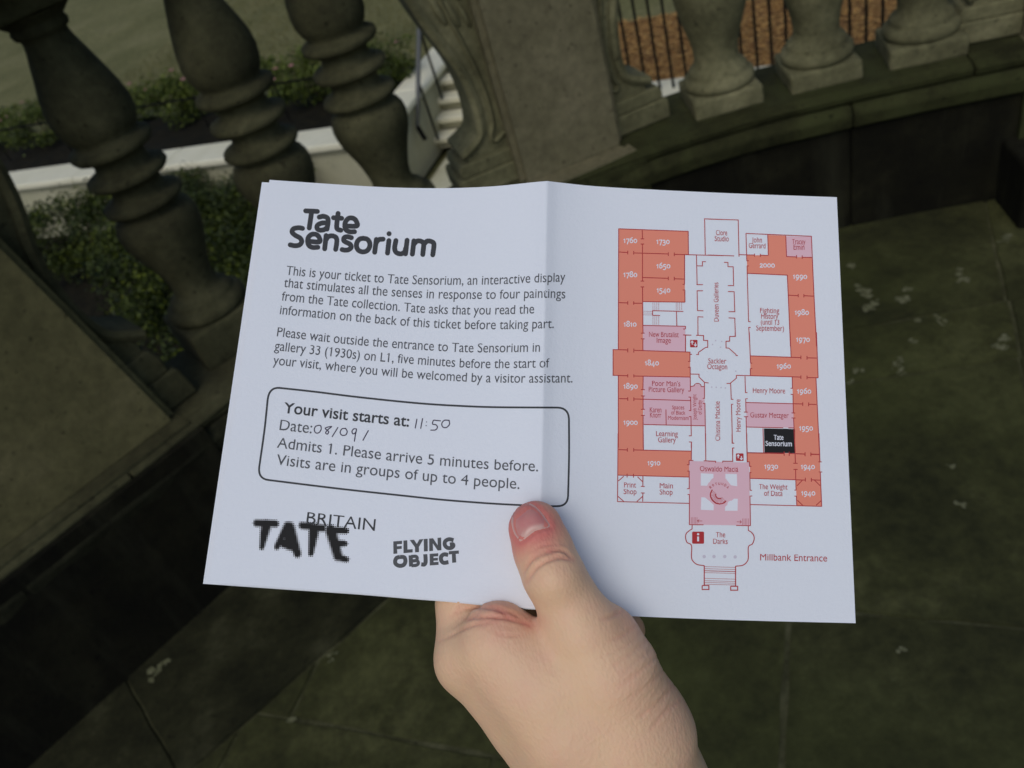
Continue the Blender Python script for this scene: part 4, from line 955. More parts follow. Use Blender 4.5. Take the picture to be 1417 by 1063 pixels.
L(Eq((115, 0), (110, 700), (107, 716)), Eq((120, 170), (213, 173)), Eq((213, 152), (213, 190)), Eq((280, 154), (280, 192)), Eq((280, 173), (885, 186)), Eq((380, 0), (382, 178)), Eq((887, 90), (885, 285)), Eq((860, 283), (908, 285)), Eq((862, 285), (862, 328), (840, 329)), Eq((843, 395), (863, 396), (863, 580), (840, 581)), Eq((845, 642), (865, 642), (864, 960)), Eq((110, 438), (862, 458)), Eq((210, 422), (210, 462)), Eq((277, 424), (277, 465)), Eq((107, 716), (862, 735)), Eq((376, 450), (376, 556)), Eq((355, 556), (395, 557)), Eq((355, 625), (395, 626)), Eq((376, 625), (374, 715)), Eq((118, 500), (175, 450)), Eq((320, 455), (374, 508)), Eq((113, 660), (175, 714)), Eq((312, 716), (374, 660)),
  Eq((1035, 0), (1037, 288)), Eq((1015, 287), (1140, 292), (1140, 308)), G((0, 290), (76, 293), (76, 308)), G((152, 308), (152, 292), (255, 294)), G((250, 0), (250, 102), (273, 103)), G((272, 152), (257, 153), (256, 294)), G((404, 0), (410, 298), (432, 299), (434, 345), (453, 347)), G((453, 410), (436, 411), (440, 597), (460, 597)), G((462, 657), (438, 658), (443, 970)), G((410, 203), (792, 212)), G((797, 190), (797, 235)), G((850, 192), (850, 237)), G((850, 210), (1017, 216)), G((1017, 198), (1017, 240)), G((1078, 200), (1078, 240)), G((1078, 216), (1168, 220)), G((1163, 0), (1173, 298)), G((1157, 298), (1192, 299)), G((1160, 404), (1197, 405)), G((1177, 405), (1192, 768)), G((440, 472), (1020, 490)), G((1020, 465), (1020, 505)), G((1083, 467), (1083, 508)), G((1083, 487), (1180, 491)), G((912, 215), (915, 312)), G((893, 313), (938, 314)), G((896, 377), (938, 378)), G((917, 378), (922, 595), (905, 596)), G((905, 658), (926, 659), (930, 757)), G((443, 747), (1192, 766)), G((932, 550), (988, 492)), G((1115, 490), (1175, 548)), G((937, 702), (992, 755)), G((1132, 755), (1186, 706)),
  Eq((862, 958), (1013, 960)), G((292, 966), (443, 970)))
L(Iq((163, 158), (163, 190), (140, 203)), Iq((622, 166), (622, 202), (645, 214)))
L(Iq((140, 203), (115, 228), (110, 262), (122, 300), (158, 325), (158, 420), (172, 455), (205, 480), (262, 490)), Iq((645, 214), (665, 240), (670, 272), (655, 312), (623, 337), (622, 425), (610, 460), (575, 487), (517, 494)), smooth=True, w=1.3)
L(Iq((262, 488), (262, 650)), Iq((518, 493), (518, 655)), Iq((245, 652), (300, 652), (300, 684), (245, 684), (245, 652)), Iq((478, 658), (535, 658), (535, 690), (478, 690), (478, 658)), w=1.4)
for y in (497, 514, 531, 546): L(Iq((265, y), (515, y + 7)), w=.5 if y != 531 else .9)
for y in (593, 612, 626, 641): L(Iq((265, y), (515, y + 7)), w=.5)
for x in (885, 900, 915, 930, 945): L(Eq((x, 880), (x, 950)), w=.45)
for x in (360, 375, 390, 405, 422): L(G((x, 893), (x, 962)), w=.45)
for x in (355, 370, 385, 400, 535, 548, 562, 577): L(A((x, 720), (x, 780)), w=.4)
for x in (355, 370, 385, 400): L(A((x, 826), (x, 895)), w=.4)
for y in (788, 802, 816): L(A((280, y), (350, y + 1)), w=.4)
L(Eq((1000, 920), (950, 918)), Eq((968, 903), (950, 918), (966, 935)), G((300, 928), (348, 930)), G((333, 913), (348, 930), (332, 945)), w=.7)
# the curved stair of the rotunda
L(Eq((1105, 590), (1085, 640), (1100, 690), (1140, 728), (1185, 742)) , smooth=True, w=1.6)
L(G((118, 742), (160, 732), (188, 708)), G((42, 590), (22, 640), (35, 690), (75, 730), (118, 742)), G((78, 632), (80, 658), (100, 680), (136, 682)), smooth=True, w=1.5)
L(G((160, 730), (186, 707)), w=1.6)
for k in range(15):
    a = math.radians(205 - k * 11.5); cx, cy = 112, 640
    p0 = (cx + 42 * math.cos(a), cy + 42 * math.sin(a)); p1 = (cx + 86 * math.cos(a), cy + 100 * math.sin(a) * .98)
    L(G(p0, p1), w=.4)
I_R.build()
I_S = Ink('red_signs', M_RED, H0 + 20e-6)
def rrect(c, w_, h_, r=1.0):
    x, y = c; o = []
    for sx, sy, a0 in ((1, -1, -90), (1, 1, 0), (-1, 1, 90), (-1, -1, 180)):
        for a in (0, 45, 90): an = math.radians(a0 + a); o.append((x + sx * (w_ / 2 - r) + r * math.cos(an), y + sy * (h_ / 2 - r) + r * math.sin(an)))
    return o
s1 = C((797, 104))[0]; s2 = G((331, 249))[0]; s3 = Iq((212, 261))[0]
[area('red_sign_print', M_RED, H0 + 20e-6, q_) for q_ in (rrect(s1, 10.3, 10.3), rrect(s2, 10.6, 10.6), rrect(s3, 16.5, 16.8, 1.5))]
I_SW = Ink('sign_marks', M_WHITE, H0 + 34e-6)
for (x, y) in (s1, s2):
    I_SW.stroke([(x - 2.2, y + 1.5), (x - 2.2, y - 3.2)], 1.2, cap=False); I_SW.stroke([(x - 4.2, y - 1.2), (x - 2.2, y - 3.6), (x - .4, y - 1.4)], 1.0, cap=False)
    I_SW.stroke([(x + 2.2, y - 1.5), (x + 2.2, y + 3.2)], 1.2, cap=False); I_SW.stroke([(x + .2, y + 1.2), (x + 2.2, y + 3.6), (x + 4.2, y + 1.2)], 1.0, cap=False)
I_SW.stroke([(s3[0], s3[1] - 1.6), (s3[0], s3[1] + 5.0)], 2.6, cap=False); I_SW.dot((s3[0], s3[1] - 4.8), 1.6, 12)
I_SW.build()
# words of the floor plan
I_TW = Ink('room_years_print', M_WHITE, H0 + 30e-6)
I_TR = Ink('room_names_print', M_REDT, H0 + 30e-6)
DG = {  # old-style figures as strokes in a 1-high x-height box (x 0..w, y up)
 '0': ([[(.5, 0), (.12, .22), (.05, .5), (.12, .8), (.5, 1), (.88, .8), (.95, .5), (.88, .22), (.5, 0)]], 1.0), '1': ([[(.05, .78), (.32, .98), (.32, 0)]], .55), '2': ([[(.1, .82), (.4, 1), (.75, .85), (.7, .55), (.1, .02), (.9, .02)]], .9),
 '3': ([[(.05, .85), (.4, 1), (.72, .8), (.6, .45), (.3, .38)], [(.3, .38), (.72, .22), (.78, -.15), (.45, -.42), (0, -.35)]], .85), '4': ([[(.65, -.4), (.65, 1), (.02, .05), (.9, .05)]], .95), '5': ([[(.78, 1), (.2, 1), (.14, .48), (.5, .48), (.8, .22), (.7, -.2), (.35, -.42), (0, -.35)]], .88),
 '6': ([[(.8, 1.42), (.3, 1.1), (.06, .55), (.2, .1), (.5, 0), (.85, .15), (.9, .5), (.7, .8), (.4, .82), (.1, .5)]], 1.0), '7': ([[(.02, 1), (.85, 1), (.3, -.4)]], .85), '8': ([[(.5, .75), (.14, 1.0), (.2, 1.32), (.5, 1.42), (.8, 1.32), (.84, 1.0), (.5, .75), (.1, .5), (.06, .2), (.5, 0), (.94, .2), (.9, .5), (.5, .75)]], 1.0), '9': ([[(.2, -.42), (.7, -.1), (.94, .45), (.8, .9), (.5, 1), (.15, .85), (.1, .5), (.3, .18), (.6, .18), (.9, .5)]], 1.0)}
def year(s, cx, by, h=5.0, slope=0.02):
    I_TW = Ink('room_year_print', M_WHITE, H0 + 30e-6)
    wtot = sum(DG[c][1] for c in s) * h * .86 + (len(s) - 1) * h * .24; x = cx - wtot / 2
    for c in s:
        for st_ in DG[c][0]:
            I_TW.stroke([(x + px_ * h * .86, by + (x - cx) * slope - py_ * h) for px_, py_ in st_], 1.25, smooth=c in '023568 9' and len(st_) > 3, cap=True)
        x += DG[c][1] * h * .86 + h * .24
    o_ = I_TW.build(); o_['kind'] = 'stuff'
for s, p in [('1760', A((180, 258))), ('1730', A((433, 266))), ('1650', A((436, 455))), ('1540', A((437, 642))), ('1780', A((180, 522))), ('1810', A((178, 906))), ('1840', C((412, 303))), ('1890', C((216, 517))), ('1900', C((216, 849))), ('1910', Eq((492, 333))),
             ('2000', Bq((456, 449))), ('1990', Bq((710, 537))), ('1980', Bq((724, 815))), ('1970', Bq((733, 1024))), ('1960', D((617, 295))), ('1960', D((783, 500))), ('1950', D((799, 801))), ('1930', G((661, 370))), ('1940', G((1046, 372))), ('1940', G((1050, 649)))]:
    year(s, p[0][0], p[0][1])
def lab(s, p, w_, cap=6.9, ink=None, off=0.0): text(ink or I_TR, s, None, cap, off=off, center=p[0], width=w_, upright=0.0, xh=1.16)
lab('Clore', Bq((103, 200)), 15.5); lab('Studio', Bq((104, 246)), 19.5); lab('John', Bq((376, 256)), 13.8); lab('Gerrard', Bq((378, 300)), 23); lab('Tracey', Bq((700, 269)), 18.5); lab('Emin', Bq((702, 312)), 15)
lab('Fighting', Bq((475, 802)), 26.5); lab('History', Bq((475, 846)), 23.5); lab('(until 13', Bq((478, 892)), 25.5); lab('September)', Bq((478, 938)), 38.5)
lab('New Brutalist', C((522, 42)), 41); lab('Image', C((521, 97)), 19.5); lab("Poor Man's", C((543, 493)), 39); lab('Picture Gallery', C((546, 548)), 49); lab('Karen', C((446, 736)), 16); lab('Knorr', C((446, 784)), 15.5)
lab('Spaces', C((653, 708)), 16.8, 5.2); lab('of Black', C((654, 756)), 19.5, 5.2); lab('Modernism', C((655, 804)), 28.5, 5.2); lab('Learning', C((550, 955)), 30); lab('Gallery', C((550, 1012)), 24.5)
lab('Henry Moore', D((496, 496)), 44.5); lab('Gustav Metzger', D((500, 696)), 53); lab('Sackler', cr(948, 480, 3.2)((142, 74)), 25); lab('Octagon', cr(948, 480, 3.2)((142, 99)), 27.5)
lab('Oswaldo Maci\u00e1', cr(860, 560, 2.113)((285, 195)), 53, 7.0); lab('Print', Eq((241, 567)), 16.5); lab('Shop', Eq((241, 637)), 17.8); lab('Main', Eq((622, 575)), 18.2); lab('Shop', Eq((620, 642)), 17.8)
lab('The Weight', G((682, 585)), 39.5); lab('of Data', G((683, 655)), 25.5); lab('The', Iq((395, 257)), 13); lab('Darks', Iq((394, 311)), 20)
lab('Millbank Entrance', Iq((992, 446)), 92.5, 8.8)
I_TS = Ink('room_name_white_print', M_WHITE, H0 + 30e-6)
lab('Tate', D((574, 878)), 13.5, 6.6, I_TS, 0.012); lab('Sensorium', D((575, 928)), 36.5, 6.6, I_TS, 0.012)
def vlab(s, p, w_, cap=6.4): text(I_TR, s, None, cap, off=0.0, center=p[0], width=w_, rot=True, xh=1.16)
vlab('Duveen Galleries', A((848, 717)), 54); vlab('Chistina Mackie', D((80, 726)), 54.5); vlab('Henry Moore', D((248, 680)), 44.5)
vlab('Joseph Wright', C((808, 688)), 35.5, 5.0); vlab('of Derby', C((856, 690)), 20, 5.0)
# ROTUNDA on an arc: one letter at a time, as short strokes
LT = {'R': [[(0, 0), (0, 1), (.5, 1), (.6, .75), (.5, .5), (0, .5), (.65, 0)]], 'O': [[(.35, 0), (0, .5), (.35, 1), (.7, .5), (.35, 0)]], 'T': [[(0, 1), (.7, 1)], [(.35, 1), (.35, 0)]], 'U': [[(0, 1), (.05, .15), (.35, 0), (.65, .15), (.7, 1)]], 'N': [[(0, 0), (0, 1), (.65, 0), (.65, 1)]], 'D': [[(0, 0), (0, 1), (.4, 1), (.7, .5), (.4, 0), (0, 0)]], 'A': [[(0, 0), (.35, 1), (.7, 0)], [(.12, .35), (.58, .35)]]}
oc = G((115, 655))[0]
for k, ch in enumerate('ROTUNDA'):
    a = math.radians(-90 + (k - 3) * 15.0); R_ = 15.2
    ux, uy = math.cos(a), math.sin(a); tx, ty = -uy, ux; h = 3.3
    for st_ in LT[ch]:
        I_TR.stroke([(oc[0] + ux * (R_ + q * h) + tx * (p - .35) * h, oc[1] + uy * (R_ + q * h) + ty * (p - .35) * h) for p, q in st_], .6, cap=False)
flush_text()
I_B.build(); I_TR.name = 'rotunda_print'; o_ = I_TR.build(); o_['kind'] = 'stuff'
bpy.data.objects.remove(plan)

# ------------------------------------------------------------------ the hand that holds it
def cm(x, y, z): return np.array([(x - PP[0]) / FPX * z, (y - PP[1]) / FPX * z, z])    # millimetres in the viewer's frame
def smin(a, b, k):
    h = np.clip(0.5 + 0.5 * (b - a) / k, 0, 1); return b * (1 - h) + a * h - k * h * (1 - h)
def K(x, y, z, rp): return cm(x, y, z), rp * z / FPX
HZ = 0.0
bulk = [  # start, end, blend
 (K(648, 914, 268, 42), K(730, 998, 268, 47), 6), (K(730, 998, 269, 48), K(846, 1105, 272, 82), 5),          # index metacarpal
 (K(812, 880, 250, 51), K(836, 932, 252, 67), 4), (K(838, 930, 252, 68), K(862, 1020, 258, 92), 7),            # thumb metacarpal
 (K(862, 1020, 258, 92), K(862, 1110, 268, 112), 8), (K(846, 1105, 272, 82), K(866, 1110, 268, 112), 8),
 (K(862, 1110, 268, 112), K(950, 1300, 272, 128), 8), (K(830, 1100, 285, 105), K(920, 1300, 290, 125), 8),     # wrist and forearm
 (K(950, 1300, 272, 128), K(1080, 1640, 280, 145), 8), (K(920, 1300, 290, 125), K(1060, 1640, 297, 142), 8),
 (K(668, 925, 264, 40), K(780, 1052, 262, 60), 6), (K(684, 905, 258, 50), K(785, 1000, 254, 74), 6), (K(692, 881, 257, 48), K(765, 945, 254, 60), 7), (K(765, 945, 257, 62), K(800, 1010, 260, 88), 7),            # web of the thumb
 (K(695, 940, 290, 46), K(835, 1095, 292, 74), 5), (K(730, 950, 306, 48), K(840, 1085, 300, 75), 7), (K(785, 965, 318, 40), K(860, 1080, 306, 70), 7)]  # rest of the palm
fing = [  # chains behind the sheet (root, joints..)
 [K(648, 915, 268, 45), K(646, 835, 274, 42), K(652, 760, 279, 38), K(660, 705, 283, 35)],
 [K(690, 940, 290, 46), K(700, 850, 291, 40), K(712, 740, 288, 37), K(722, 660, 290, 33)],
 [K(735, 950, 306, 44), K(760, 850, 300, 38), K(772, 760, 290, 35), K(780, 690, 289, 31)],
 [K(790, 965, 316, 38), K(838, 885, 306, 31), K(850, 880, 288, 27), K(868, 872, 283, 25)]]
thumb = [K(804, 866, 250, 48), K(765, 794, 252, 42), K(752, 762, 254.5, 40.5), K(741, 731, 257, 38)]
pts = [k for a, b, _ in bulk for k in (a, b)] + [k for c in fing for k in c] + thumb
lo = np.min([c - r for c, r in pts], axis=0) - 3; hi = np.max([c + r for c, r in pts], axis=0) + 3
VS = 0.85
nx, ny, nz = [int(math.ceil((hi[i] - lo[i]) / VS)) + 1 for i in range(3)]
gx, gy, gz = [lo[i] + np.arange(n) * VS for i, n in enumerate((nx, ny, nz))]
d = np.full((nx, ny, nz), 1e3, np.float32)
def put(prims, k, inner=2.0):
    """blend one rounded limb (or chain of limbs) into the body, only where it matters"""
    global d
    q0 = np.min([np.minimum(a[0] - a[1], b[0] - b[1]) for a, b in prims], axis=0) - k - 3; q1 = np.max([np.maximum(a[0] + a[1], b[0] + b[1]) for a, b in prims], axis=0) + k + 3
    s_ = tuple(slice(max(0, int((q0[i] - lo[i]) / VS)), int(math.ceil((q1[i] - lo[i]) / VS)) + 1) for i in range(3))
    X, Y, Z = gx[s_[0]].astype(np.float32)[:, None, None], gy[s_[1]].astype(np.float32)[None, :, None], gz[s_[2]].astype(np.float32)[None, None, :]
    r_ = None
    for a, b in prims:
        a0 = a[0].astype(np.float32); ba = (b[0] - a[0]).astype(np.float32); L2 = np.float32(ba @ ba)
        dx, dy, dz = X - a0[0], Y - a0[1], Z - a0[2]
        t = np.clip((dx * ba[0] + dy * ba[1] + dz * ba[2]) / L2, 0, 1) if L2 > 0 else np.float32(0)
        v = np.sqrt((dx - t * ba[0]) ** 2 + (dy - t * ba[1]) ** 2 + (dz - t * ba[2]) ** 2) - (np.float32(a[1]) + np.float32(b[1] - a[1]) * t)
        r_ = v if r_ is None else smin(r_, v, np.float32(inner))
    d[s_] = smin(d[s_], r_, np.float32(k))
for (a, b, k) in bulk: put([(a, b)], k)
for c in fing: put(list(zip(c[:-1], c[1:])), 3.5)
put(list(zip(thumb[:-1], thumb[1:])), 4.0)
# the knuckle of the index and the thumb joint stand out a little
for (x, y, z, rp, k) in ((647, 907, 263, 35, 6), (852, 868, 253, 24, 5), (768, 800, 246, 32, 5)):
    q = K(x, y, z, rp); put([(q, q)], k)
def surface_nets(f, o, h):
    s = f < 0; idx = np.full(tuple(n - 1 for n in f.shape), -1, np.int64)
    cnt = np.zeros(idx.shape, np.int8); acc = np.zeros(idx.shape + (3,), np.float32); ne = np.zeros(idx.shape, np.int16)
    cor = [(i, j, k) for i in (0, 1) for j in (0, 1) for k in (0, 1)]
    X, Y, Z = idx.shape
    def cv(c): return f[c[0]:c[0] + X, c[1]:c[1] + Y, c[2]:c[2] + Z]
    for c in cor:
        for ax in range(3):
            if c[ax]: continue
            e = list(c); e[ax] = 1; a, b = cv(c), cv(e); m_ = (a < 0) != (b < 0)
            t = np.where(m_, a / np.where(m_, a - b, 1), 0)
            for q in range(3): acc[..., q] += np.where(m_, c[q] + (t if q == ax else 0), 0)
            ne += m_
    m_ = ne > 0; idx[m_] = np.arange(m_.sum()); ijk = np.argwhere(m_)
    V = (ijk + acc[m_] / ne[m_][:, None]) * h + o; F_ = []
    for ax in range(3):
        a = s; b = np.roll(s, -1, ax); ch = a != b; sl = [slice(1, -1)] * 3
        ch2 = np.zeros_like(ch); ch2[tuple(sl)] = ch[tuple(sl)]
        q = np.argwhere(ch2); u, w_ = [(1, 2), (2, 0), (0, 1)][ax]
        def gi(du, dw):
            r = q.copy(); r[:, u] -= du; r[:, w_] -= dw; return idx[r[:, 0], r[:, 1], r[:, 2]]
        quad = np.stack([gi(1, 1), gi(0, 1), gi(0, 0), gi(1, 0)], 1); flip = ~s[q[:, 0], q[:, 1], q[:, 2]]
        quad[flip] = quad[flip][:, ::-1]; F_.append(quad)
    F_ = np.vstack(F_); return V, F_[(F_ >= 0).all(1)]
HV, HF = surface_nets(d, lo, VS)
# relax slightly
nb = np.vstack([HF[:, [0, 1]], HF[:, [1, 2]], HF[:, [2, 3]], HF[:, [3, 0]]]); nb = np.vstack([nb, nb[:, ::-1]])
deg = np.bincount(nb[:, 0], minlength=len(HV)).astype(float)
def smooth_v(V, k=1, lam=.5):
    for _ in range(k):
        a = np.stack([np.bincount(nb[:, 0], weights=V[nb[:, 1], q], minlength=len(V)) for q in range(3)], 1) / deg[:, None]
        V = V + (a - V) * lam
    return V
HV = smooth_v(HV, 4)
def vnorm(V):
    n = np.cross(V[HF[:, 2]] - V[HF[:, 0]], V[HF[:, 3]] - V[HF[:, 1]]); N = np.zeros_like(V)
    for k in range(4): np.add.at(N, HF[:, k], n)
    return N / (np.linalg.norm(N, axis=1)[:, None] + 1e-9)
HN = vnorm(HV)
hx = HV[:, 0] / HV[:, 2] * FPX + PP[0]; hy = HV[:, 1] / HV[:, 2] * FPX + PP[1]
front = (HN[:, 2] < 0.25) & (HV[:, 2] < 275)
def pdist(poly, smooth=True):
    P = catmull(poly, 8) if smooth and len(poly) > 2 else np.array(poly, float); best = np.full(len(hx), 1e9); tt = np.zeros(len(hx)); L = len(P) - 1
    for i in range(L):
        a, b = P[i], P[i + 1]; ab = b - a; t = np.clip(((hx - a[0]) * ab[0] + (hy - a[1]) * ab[1]) / (ab @ ab + 1e-9), 0, 1)
        e = np.hypot(hx - a[0] - t * ab[0], hy - a[1] - t * ab[1]); m_ = e < best; best[m_] = e[m_]; tt[m_] = (i + t[m_]) / L
    return best, tt
c6 = cr(680, 680, 5.317); c7 = cr(590, 800, 4.571); c8 = cr(560, 660, 2.639)
disp = np.zeros(len(HV)); red = np.zeros(len(HV))
creases = [(c6((235, 610), (262, 545), (310, 480), (370, 445), (430, 437)), 2.2, .35), (c6((262, 668), (292, 610), (350, 545), (430, 503), (500, 490), (570, 497)), 2.6, .55), (c6((300, 452), (360, 405), (430, 392), (500, 400)), 2.0, .28),
           (c6((420, 437), (480, 432), (540, 447), (605, 497)), 2.4, .6), (c6((450, 470), (520, 480), (590, 512)), 1.8, .3), (c6((250, 575), (300, 510), (380, 465), (470, 455)), 1.8, .3),
           (c7((255, 262), (330, 250), (430, 246), (540, 262), (655, 300)), 2.6, .6), (c7((190, 225), (240, 195), (310, 182), (400, 190), (480, 215), (560, 250)), 2.6, .5), (c7((260, 262), (300, 235), (340, 222)), 2.0, .4), (c7((450, 205), (490, 225), (520, 250)), 2.0, .35), (c7((80, 400), (180, 350), (260, 310), (380, 290)), 2.4, .3), (c7((160, 240), (220, 165), (300, 140)), 2.0, .35), (c7((380, 160), (460, 190), (560, 230), (620, 280)), 2.2, .4), (c7((450, 350), (520, 365), (600, 360)), 2.0, .3), (c7((210, 330), (330, 285), (450, 280)), 2.2, .28),
           (c8((845, 545), (800, 575), (745, 600)), 2.2, .22), (c8((790, 490), (765, 505), (720, 520)), 2.4, .3), (c8((885, 600), (830, 640), (760, 690)), 2.2, .22), (c8((925, 655), (860, 710), (780, 770)), 2.2, .25), (c8((955, 700), (890, 760), (820, 810)), 2.0, .2), (c8((985, 760), (920, 830), (850, 880)), 2.2, .25), (c8((1005, 815), (950, 860), (900, 920)), 2.4, .3), (c8((860, 570), (800, 620), (700, 660)), 1.8, .15), (c8((905, 630), (850, 670), (790, 720)), 1.8, .15)]
for pl, w_, dep in creases:
    if pl[0][0] > 855: dep *= 1.5
    e, t = pdist(pl); m_ = front; f = np.exp(-(e / w_) ** 2) * np.sin(np.clip(t, 0.03, .97) * math.pi) ** .5
    ridge = np.exp(-((e - w_ * 2.0) / (w_ * 1.1)) ** 2) * .35 * np.sin(np.clip(t, 0.03, .97) * math.pi)
    dep *= 1.25; disp -= np.where(m_, f * dep - ridge * dep, 0)
# nail bed: groove round the nail
NO = c6((212, 372), (170, 318), (150, 255), (148, 205), (165, 150), (205, 108), (255, 84), (310, 100), (362, 146), (405, 205), (432, 258), (380, 277), (330, 290), (288, 318), (245, 352), (212, 372))
e, t = pdist(NO); disp -= np.where(front, np.exp(-(e / 2.0) ** 2) * .5, 0); 
e2_, _ = pdist(c6((212, 372), (245, 352), (288, 318), (330, 290), (380, 277), (432, 258))); disp += np.where(front, np.exp(-((e2_ - 5) / 4) ** 2) * .16, 0)
HV = HV + HN * disp[:, None]
def blob(x, y, r): return np.exp(-(np.hypot(hx - x, hy - y) / r) ** 2)
red = .95 * blob(722, 715, 40) + .7 * blob(755, 735, 30) + .5 * blob(708, 760, 24) + .55 * np.exp(-(e / 5) ** 2) * front + .35 * blob(690, 850, 34) + .3 * blob(735, 862, 16) + .25 * blob(870, 860, 30) + .12 * blob(935, 960, 60)
for pl, w_, dep in creases:
    ee, t = pdist(pl); red += np.exp(-(ee / (w_ * 1.4)) ** 2) * .22 * dep / .5 * front
red = np.clip(red, 0, 1)
hb = CAMP + (M3 @ (HV / 1000).T).T
HC = Vector((CAMP + M3 @ (cm(850, 1000, 265) / 1000)).tolist())
m, nt, b = new_mat('skin')
vc = nt.nodes.new('ShaderNodeVertexColor'); vc.layer_name = 'flush'
nn = noise_node(nt, 160, 5, 0.6); n2 = noise_node(nt, 45, 4, 0.6)
base = mix(nt, ramp(nt, n2, [(.35, (0, 0, 0)), (.7, (1, 1, 1))]), (0.770, 0.495, 0.315), (0.775, 0.520, 0.310))
base = mix(nt, ramp(nt, nn, [(.45, (0, 0, 0)), (.75, (.35, .35, .35))]), base, (0.75, 0.405, 0.290))
base = mix(nt, vc.outputs[0], base, (0.66, 0.205, 0.165))
nt.links.new(base, b.inputs['Base Color']); b.inputs['Roughness'].default_value = 0.52; b.inputs['Specular IOR Level'].default_value = 0.35
b.inputs['Subsurface Weight'].default_value = 0.15; b.inputs['Subsurface Radius'].default_value = (1.0, 0.35, 0.2); b.inputs['Subsurface Scale'].default_value = 0.003
vor = nt.nodes.new('ShaderNodeTexVoronoi'); vor.inputs['Scale'].default_value = 1100; tcg = nt.nodes.new('ShaderNodeNewGeometry')
mp = nt.nodes.new('ShaderNodeMapping'); mp.inputs['Rotation'].default_value = (0.4, 0.3, 0.9); mp.inputs['Scale'].default_value = (1, 0.45, 0.7)
nt.links.new(tcg.outputs['Position'], mp.inputs[0]); nt.links.new(mp.outputs[0], vor.inputs['Vector'])
hm = nt.nodes.new('ShaderNodeMath'); hm.operation = 'ADD'; nt.links.new(vor.outputs['Distance'], hm.inputs[0]); nt.links.new(noise_node(nt, 520, 4, .6), hm.inputs[1])
# fine parallel skin lines, strongest on the thenar side of the wrist
def vdot(vec):
    n = nt.nodes.new('ShaderNodeVectorMath'); n.operation = 'DOT_PRODUCT'; nt.links.new(tcg.outputs['Position'], n.inputs[0]); n.inputs[1].default_value = vec; return n.outputs['Value']
def mul(a, k):
    n = nt.nodes.new('ShaderNodeMath'); n.operation = 'MULTIPLY'; nt.links.new(a, n.inputs[0])
    if isinstance(k, float): n.inputs[1].default_value = k
    else: nt.links.new(k, n.inputs[1])
    return n.outputs[0]
def add(a, k):
    n = nt.nodes.new('ShaderNodeMath'); n.operation = 'ADD'; nt.links.new(a, n.inputs[0]); nt.links.new(k, n.inputs[1]); return n.outputs[0]
dl = M3 @ (np.array([-.82, .57, 0.05])); dp_ = M3 @ (np.array([.57, .82, 0.1]))
cb = nt.nodes.new('ShaderNodeCombineXYZ'); nt.links.new(mul(vdot(tuple(dl)), 75.0), cb.inputs[0]); nt.links.new(mul(vdot(tuple(dp_)), 560.0), cb.inputs[1])
lines = noise_node(nt, 1.0, 3, 0.6, vec=cb.outputs[0])
wk = nt.nodes.new('ShaderNodeVertexColor'); wk.layer_name = 'wrinkle'
hsum = add(mul(hm.outputs[0], 0.5), mul(lines, wk.outputs[0]))
bump(nt, b, hsum, 0.36, 0.0007)
M_SKIN = m
HO = mesh_obj('person', hb - np.array(HC), HF.tolist(), M_SKIN, smooth=True); HO.location = HC
tag(HO, "person's bare left hand holding the leaflet, thumb in front, fingers behind", 'person')
ca = HO.data.color_attributes.new('flush', 'FLOAT_COLOR', 'POINT'); ca.data.foreach_set('color', np.stack([red, red, red, np.ones_like(red)], 1).astype(np.float32).ravel())
wr_ = np.clip(.2 + 1.6 * np.exp(-(np.hypot((hx - 905) / 60, (hy - 950) / 120)) ** 2) + .5 * blob(680, 860, 50), 0, 2.0)
cw_ = HO.data.color_attributes.new('wrinkle', 'FLOAT_COLOR', 'POINT'); cw_.data.foreach_set('color', np.stack([wr_, wr_, wr_, np.ones_like(wr_)], 1).astype(np.float32).ravel())
# the thumb nail: a thin curved plate lying in its bed
tree = BVHTree.FromPolygons([tuple(v) for v in hb], HF.tolist())
NP = catmull(NO, 4)[:-1]; cxy = NP.mean(0) ; rings = 9; V = []; Fc = []; n = len(NP)
for k in range(rings + 1):
    f = k / rings
    for p in NP:
        q = cxy + (p - cxy) * f * .985
        dr_ = Vector((M3 @ np.array([(q[0] - PP[0]), (q[1] - PP[1]), FPX])).tolist()).normalized()
        h = tree.ray_cast(Vector(CAMP.tolist()), dr_); c = h[0] if h[0] else Vector(wd(q[0], q[1], .248).tolist()); V.append([c, h[1] if h[1] else -dr_])
cen = sum((v[0] for v in V[rings * n:]), Vector()) / n
V2 = []
for k in range(rings + 1):
    f = k / rings
    for i in range(n):
        c, nn_ = V[k * n + i]; lift = 0.00042 * (1 - f ** 3) + 0.00007
        V2.append(c + nn_.normalized() * lift - HC)
V2 = np.array([v[:] for v in V2])
for _ in range(6):                                       # even the plate out
    W2 = V2.copy()
    for k in range(1, rings):
        for i in range(n):
            W2[k * n + i] = (V2[(k - 1) * n + i] + V2[(k + 1) * n + i] + V2[k * n + (i + 1) % n] + V2[k * n + i - 1]) / 4
    W2[:n] = V2[n:2 * n].mean(0); V2 = W2
for k in range(rings):
    for i in range(n): Fc.append((k * n + i, k * n + (i + 1) % n, (k + 1) * n + (i + 1) % n, (k + 1) * n + i))
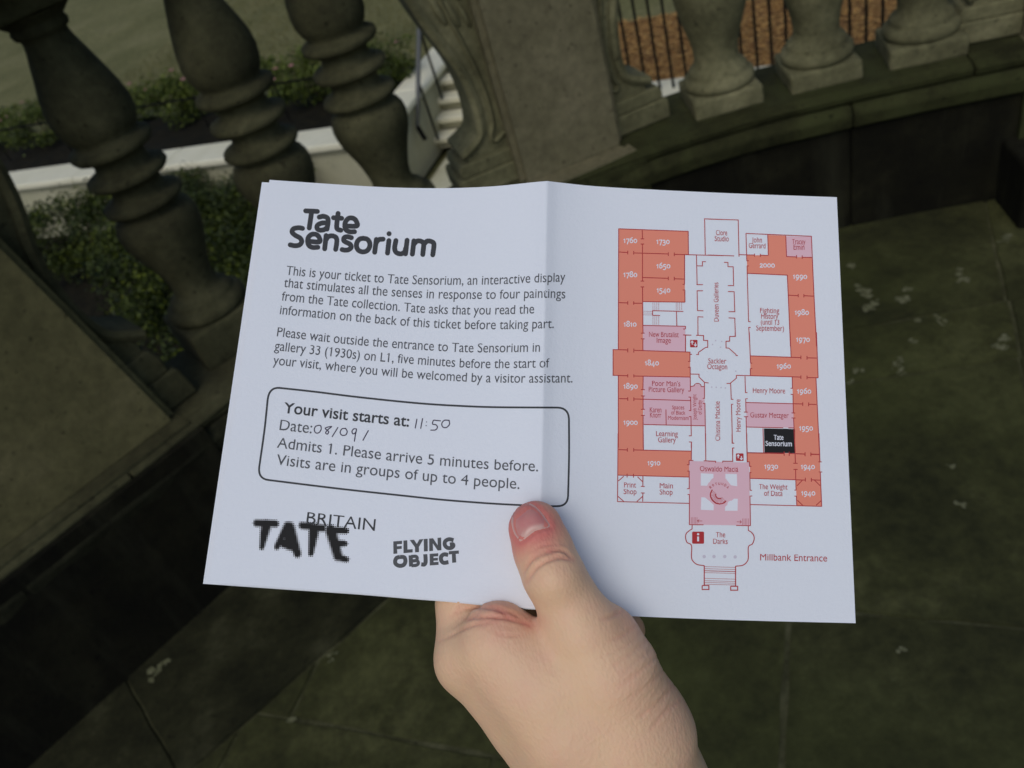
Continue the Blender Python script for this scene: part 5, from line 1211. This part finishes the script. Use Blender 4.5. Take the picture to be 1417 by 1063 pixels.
# dark sleeve over the forearm, just outside the picture
sm_, snt, sb_ = new_mat('dark_cloth'); sb_.inputs['Base Color'].default_value = (0.02, 0.022, 0.03, 1); sb_.inputs['Roughness'].default_value = 0.95
bump(snt, sb_, noise_node(snt, 300, 4, .6), 0.3, 0.001)
sc_pts = [(985, 1400, 277, 165), (985, 1402, 277, 150), (1060, 1600, 284, 162), (1160, 1850, 292, 178), (1290, 2200, 305, 195), (1430, 2600, 320, 205)]
sv, sf = tube([CAMP + M3 @ (cm(a, b_, c) / 1000) - np.array(HC) for a, b_, c, q in sc_pts], [q * c / FPX / 1000 for a, b_, c, q in sc_pts], 28)
mesh_obj('sleeve', sv, sf, sm_, HO, smooth=True)
m, nt, b = new_mat('nail')
nz_ = noise_node(nt, 120, 3, .5)
vcn = nt.nodes.new('ShaderNodeVertexColor'); vcn.layer_name = 'lunula'
nc = mix(nt, ramp(nt, nz_, [(.4, (0, 0, 0)), (.65, (1, 1, 1))]), (0.60, 0.275, 0.235), (0.57, 0.20, 0.19))
nc = mix(nt, vcn.outputs[0], nc, (0.74, 0.60, 0.50))
nt.links.new(nc, b.inputs['Base Color']); b.inputs['Roughness'].default_value = 0.32; b.inputs['Specular IOR Level'].default_value = 0.4
b.inputs['Subsurface Weight'].default_value = 0.1; b.inputs['Subsurface Scale'].default_value = 0.001
no = mesh_obj('thumb_nail', V2, Fc, m, HO, smooth=True)
lw = []
for k in range(rings + 1):
    for p in NP:
        q = cxy + (p - cxy) * k / rings
        dd_ = min(math.hypot(q[0] - x, q[1] - y) for x, y in catmull(c6((232, 345), (275, 300), (320, 272), (370, 262)), 4))
        tip = max(0, (k / rings - .90) / .1) * (1 if p[1] < 722 else 0) * .7
        lw.append(max(.55 if k == rings else 0, math.exp(-(dd_ / 3.5) ** 2) * .45, tip * .6))
can = no.data.color_attributes.new('lunula', 'FLOAT_COLOR', 'POINT'); lw = np.array(lw); can.data.foreach_set('color', np.stack([lw, lw, lw, np.ones_like(lw)], 1).astype(np.float32).ravel())
